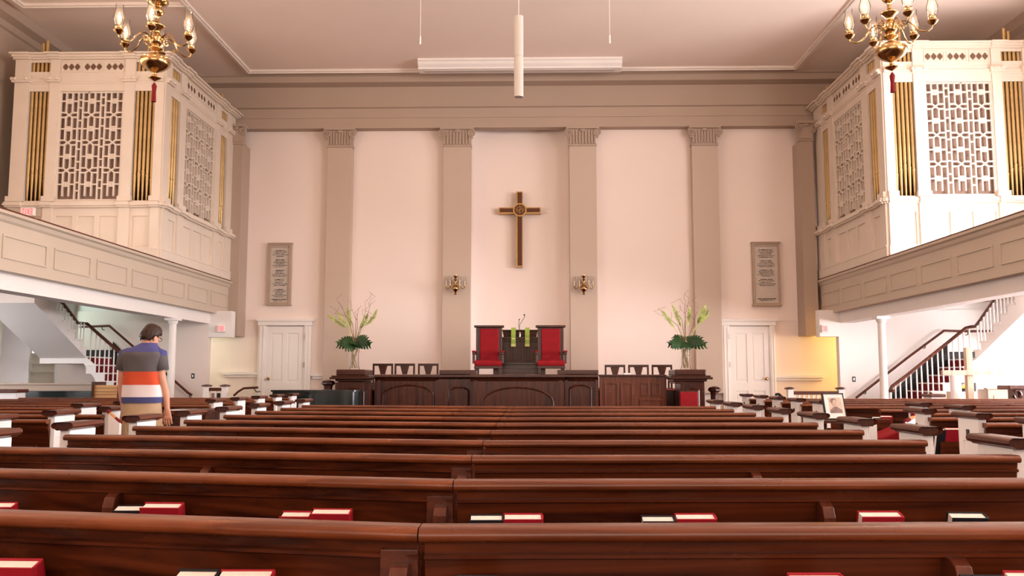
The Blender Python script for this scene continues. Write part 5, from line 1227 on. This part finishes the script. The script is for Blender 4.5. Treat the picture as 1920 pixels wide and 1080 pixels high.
# ================================================================ PERSON
def person():
    Y0 = 7.8; c = PY(268, 700, Y0); x0 = c.x
    t = thing('person', 'person with short brown hair in striped t-shirt and khaki trousers, back to camera, head bowed', 'person', (x0, Y0, 0))
    def z(py): return PY(268, py, Y0).z
    def xx(px, y=Y0): return PY(px, 700, y).x
    n = 20
    def ring(cx_, cy, zz, rx, ry, tilt=0.0, sq=2.3):
        out = []
        for j in range(n):
            a = 2 * math.pi * j / n; ca, sa = math.cos(a), math.sin(a)
            u = math.copysign(abs(ca) ** (2 / sq), ca) * rx; v = math.copysign(abs(sa) ** (2 / sq), sa) * ry
            out.append((cx_ + u, cy + v, zz + v * tilt))
        return out
    # ---- body (skin): legs, trunk, neck, head, arms in one skinned mesh
    verts, edges, rad = [], [], []
    def V(p, r):
        verts.append(Vector(p)); rad.append(r if isinstance(r, tuple) else (r, r)); return len(verts) - 1
    def E(a, b): edges.append((a, b))
    zs = z(655)       # shoulder height
    P0 = V((x0, Y0, 0.97), (0.14, 0.10)); Wst = V((x0, Y0, 1.12), (0.125, 0.085)); Ch = V((x0 + 0.005, Y0 - 0.01, 1.33), (0.13, 0.08))
    Nk = V((x0 + 0.014, Y0 - 0.01, zs - 0.02), (0.043, 0.043)); N2 = V((x0 + 0.018, Y0 + 0.02, zs + 0.07), (0.047, 0.05)); N3 = V((x0 + 0.03, Y0 + 0.04, zs + 0.125), (0.055, 0.06))
    for a, b_ in ((P0, Wst), (Wst, Ch), (Ch, Nk), (Nk, N2), (N2, N3)): E(a, b_)
    for s in (-1, 1):
        hp = V((x0 + s * 0.09, Y0, 0.90), 0.085); kn = V((x0 + s * 0.10, Y0 + 0.02, 0.49), 0.055); an = V((x0 + s * 0.10, Y0 - 0.01, 0.09), 0.038); ft = V((x0 + s * 0.115, Y0 + 0.16, 0.04), (0.038, 0.03))
        E(P0, hp); E(hp, kn); E(kn, an); E(an, ft)
    arms = {}
    for s, pts in ((-1, [(236, 655), (231, 700), (228, 740), (229, 770)]), (1, [(299, 655), (304, 700), (309, 740), (311, 768)])):
        sh = V((xx(pts[0][0]), Y0, z(669)), 0.045); el = V((xx(pts[1][0]), Y0 - 0.02, z(705)), 0.040); fa = V((xx(pts[2][0]), Y0 + 0.03, z(738)), 0.038); wr = V((xx(pts[3][0]), Y0 + 0.06, z(766)), (0.027, 0.022))
        E(Nk, sh); E(sh, el); E(el, fa); E(fa, wr)
        pm = V((xx(pts[3][0]), Y0 + 0.07, z(776)), (0.036, 0.018)); E(wr, pm)
        pe = V((xx(pts[3][0]), Y0 + 0.075, z(783)), (0.038, 0.016)); E(pm, pe)
        arms[s] = Vector((xx(pts[3][0]), Y0 + 0.075, z(783)))
        # fingers and thumb
        for i, L in enumerate((0.062, 0.072, 0.068, 0.052)):
            o_ = Vector(((i - 1.5) * 0.021, 0.0, -0.012))
            f0 = V(arms[s] + o_, 0.0095); f1 = V(arms[s] + o_ + Vector((0, 0.008, -L * 0.5)), 0.0088); f2 = V(arms[s] + o_ + Vector((0, 0.028, -L * 0.95)), 0.0078)
            E(pe, f0); E(f0, f1); E(f1, f2)
        th = V(arms[s] + Vector((-s * 0.045, 0.01, 0.022)), 0.011); t2 = V(arms[s] + Vector((-s * 0.055, 0.022, -0.015)), 0.010); t3 = V(arms[s] + Vector((-s * 0.048, 0.035, -0.045)), 0.0085)
        E(pm, th); E(th, t2); E(t2, t3)
    org = Vector((x0, Y0, 0))
    me = bpy.data.meshes.new('body'); me.from_pydata([v - org for v in verts], edges, []); o = bpy.data.objects.new('body', me); COL.objects.link(o); o.parent = t
    o.location = (0, 0, 0)
    me.materials.append(M['skin'])
    sk = o.modifiers.new('sk', 'SKIN'); sk.use_smooth_shade = True
    lay = me.skin_vertices[0].data
    for i, r in enumerate(rad): lay[i].radius = r
    lay[0].use_root = True
    o.modifiers.new('ss', 'SUBSURF').levels = 1; o.modifiers['ss'].render_levels = 2
    # ---- head, bowed and turned a little to the right
    hc = Vector((xx(276), Y0 + 0.045, z(630)))
    Hm = Matrix.Translation(hc) @ Matrix.Rotation(-0.45, 4, 'Z') @ Matrix.Rotation(-0.36, 4, 'X') @ Matrix.Scale(0.86, 4)
    # local: +y is the face direction, z up
    hd = MB(); hd.T = Hm
    prof_ = [(-0.125, 0.030, 0.032, 0.055), (-0.115, 0.044, 0.046, 0.048), (-0.095, 0.056, 0.062, 0.030), (-0.06, 0.066, 0.082, 0.012), (-0.02, 0.073, 0.092, 0.004), (0.02, 0.076, 0.096, 0.0), (0.06, 0.073, 0.093, -0.004), (0.09, 0.060, 0.077, -0.006), (0.112, 0.036, 0.048, -0.006), (0.118, 0.01, 0.014, -0.006)]
    hd.loft([[(rx * math.cos(2 * math.pi * j / n), cy + ry * math.sin(2 * math.pi * j / n), zz) for j in range(n)] for zz, rx, ry, cy in prof_])
    hd.loft([[(-0.012, 0.085, -0.03), (0.012, 0.085, -0.03), (0.010, 0.095, -0.03)], [(-0.015, 0.085, -0.055), (0.015, 0.085, -0.055), (0.0, 0.122, -0.052)], [(-0.008, 0.085, 0.005), (0.008, 0.085, 0.005), (0.0, 0.098, 0.005)]][::1])
    for s in (-1, 1): hd.sph((s * 0.078, -0.004, -0.022), (0.012, 0.020, 0.033), 8, 6)
    hd.build('head', 'skin', t, smooth=True, angle=180)
    e_ = MB(); e_.T = Hm
    for s in (-1, 1): e_.sph((s * 0.030, 0.084, 0.0), (0.013, 0.008, 0.008), 8, 6)
    e_.build('eyes', 'paper', t, smooth=True)
    m_ = MB(); m_.T = Hm; m_.box(-0.022, 0.022, 0.080, 0.090, -0.082, -0.074); m_.build('mouth', 'book_red', t)
    # spectacles: one arm shows by the ear
    g = MB(); g.T = Hm
    g.tube([(0.081, 0.0, -0.002), (0.080, 0.06, 0.002), (0.062, 0.098, 0.002)], 0.0028, 5); g.tube([(-0.081, 0.0, -0.002), (-0.080, 0.06, 0.002), (-0.062, 0.098, 0.002)], 0.0028, 5)
    for s in (-1, 1): g.tube([(s * 0.033 + 0.026 * math.cos(u * 0.7), 0.102, 0.0 + 0.018 * math.sin(u * 0.7)) for u in range(10)], 0.0025, 4)
    g.build('spectacles', 'iron', t)
    # hair: cap over crown and back with short tufts
    hr = MB(); hr.T = Hm
    nn = 24; rings = []
    for i in range(9):
        th_ = math.pi * 0.5 * i / 8
        rings.append([])
        for j in range(nn):
            a = 2 * math.pi * j / nn; front = math.sin(a)
            low = 0.045 if front > 0.45 else (-0.070 if front < -0.35 else (-0.01 if abs(front) < 0.2 else 0.0))
            zz = low + (0.130 - low) * math.sin(th_)
            k_ = math.cos(th_) ** 0.62 if i < 8 else 0.02
            wob = 1 + 0.035 * math.sin(j * 3.1 + i * 1.7)
            bulge = 1.0 if zz > 0.02 else 1.0 - 0.9 * (0.02 - zz)
            rings[-1].append((0.089 * k_ * wob * math.cos(a) * bulge, -0.006 + 0.112 * k_ * wob * math.sin(a) * (bulge - (0.15 if front < 0 and zz < -0.03 else 0)), zz))
    hr.loft(rings)
    rnd = random.Random(2)
    for i in range(150):
        a = rnd.uniform(0, 2 * math.pi); th_ = rnd.uniform(0.05, 1.4); ca = math.cos(th_) ** 0.62; front = math.sin(a)
        low = 0.035 if front > 0.45 else (-0.058 if front < -0.35 else 0.0); zz = low + (0.128 - low) * math.sin(th_)
        p = Vector((0.087 * ca * math.cos(a), -0.006 + 0.110 * ca * front * (0.86 if front < 0 and zz < -0.03 else 1), zz)); d = Vector((p.x * 0.03, p.y * 0.03, -0.020)); hr.tube([p * 0.98, p + d * 0.5, p + d], 0.005, 4, 0.001)
    hr.build('hair', 'hair', t, smooth=True, angle=180)
    # ---- shirt
    sh = MB(); zb = z(755)
    R_ = [(z(755), 0.178, 0.125, 0.0), (z(745), 0.180, 0.125, 0.0), (z(728), 0.176, 0.118, 0.0), (z(715), 0.170, 0.115, -0.005), (z(700), 0.168, 0.115, -0.012), (z(685), 0.172, 0.12, -0.02), (z(670), 0.180, 0.125, -0.03), (z(664), 0.184, 0.122, -0.035), (z(659), 0.172, 0.115, -0.03), (z(654), 0.140, 0.10, -0.02), (z(649), 0.100, 0.082, 0.0), (z(645.5), 0.074, 0.070, 0.01), (z(643), 0.062, 0.064, 0.015)]
    rr = []
    cpx = {0: 268.5, 12: 280}
    for i, (zz, rx, ry, dy) in enumerate(R_):
        cx_ = xx(269) + (0.0 if i < 9 else (i - 8) * 0.009)
        g_ = ring(cx_, Y0 + dy, zz, rx, ry, 0, 2.5)
        g_ = [(p[0] + 0.004 * math.sin(j * 2.3 + i * 1.3), p[1] + 0.006 * math.sin(j * 1.9 + i * 1.1), p[2]) for j, p in enumerate(g_)]
        rr.append(g_)
    sh.loft(rr, caps=False)
    ob = sh.build('shirt', 'shirt', t, smooth=True, angle=180, sub=1)
    def sleeve(s):
        b = MB(); a0 = Vector((xx(268 + s * 26), Y0 - 0.01, z(664))); a1 = Vector((xx(268 + s * 33.5), Y0 - 0.02, z(672))); a2 = Vector((xx(268 + s * 37), Y0 - 0.02, z(694.5)))
        b.tube([a0 + Vector((-s * 0.06, 0, 0.022)), a0, a0.lerp(a1, 0.6) + Vector((s * 0.014, 0, 0.01)), a1, a2], [0.045, 0.060, 0.064, 0.062, 0.060], 16)
        # keep the garment's band heights: share the shirt's base for object coordinates
        o = b.build('sleeve', 'shirt', t, smooth=True, angle=180)
        dz = (o.location.z + t.location.z) - zb + 0.03
        for v in o.data.vertices: v.co.z += dz
        o.location.z -= dz
        return o
    sleeve(-1); sleeve(1)
    # ---- trousers
    tr = MB()
    tr.loft([ring(xx(269), Y0, zz, rx, ry) for zz, rx, ry in ((0.80, 0.175, 0.12), (0.88, 0.178, 0.13), (0.96, 0.172, 0.125), (z(752), 0.165, 0.112))])
    for s in (-1, 1):
        tr.loft([ring(xx(269) + s * dx, Y0 + dy, zz, r, r2) for zz, dx, r, r2, dy in ((0.06, 0.10, 0.078, 0.09, 0.0), (0.30, 0.10, 0.078, 0.085, 0.0), (0.50, 0.098, 0.083, 0.09, 0.01), (0.72, 0.093, 0.095, 0.11, 0.0), (0.86, 0.088, 0.095, 0.12, 0.0))])
    tr.build('trousers', 'khaki', t, smooth=True, angle=60)
    for s in (-1, 1):
        b = MB(); b.loft([[(xx(269) + s * 0.105 + u * w_, Y0 + y, zz) for u, zz in ((-1, 0.0), (1, 0.0), (1, h * 0.7), (0.5, h), (-0.5, h), (-1, h * 0.7))] for y, w_, h in ((-0.10, 0.035, 0.09), (-0.04, 0.045, 0.10), (0.08, 0.05, 0.08), (0.17, 0.048, 0.06), (0.21, 0.03, 0.04))])
        b.build('shoe', 'iron', t, smooth=True, angle=60, bevel=0.006)
person()
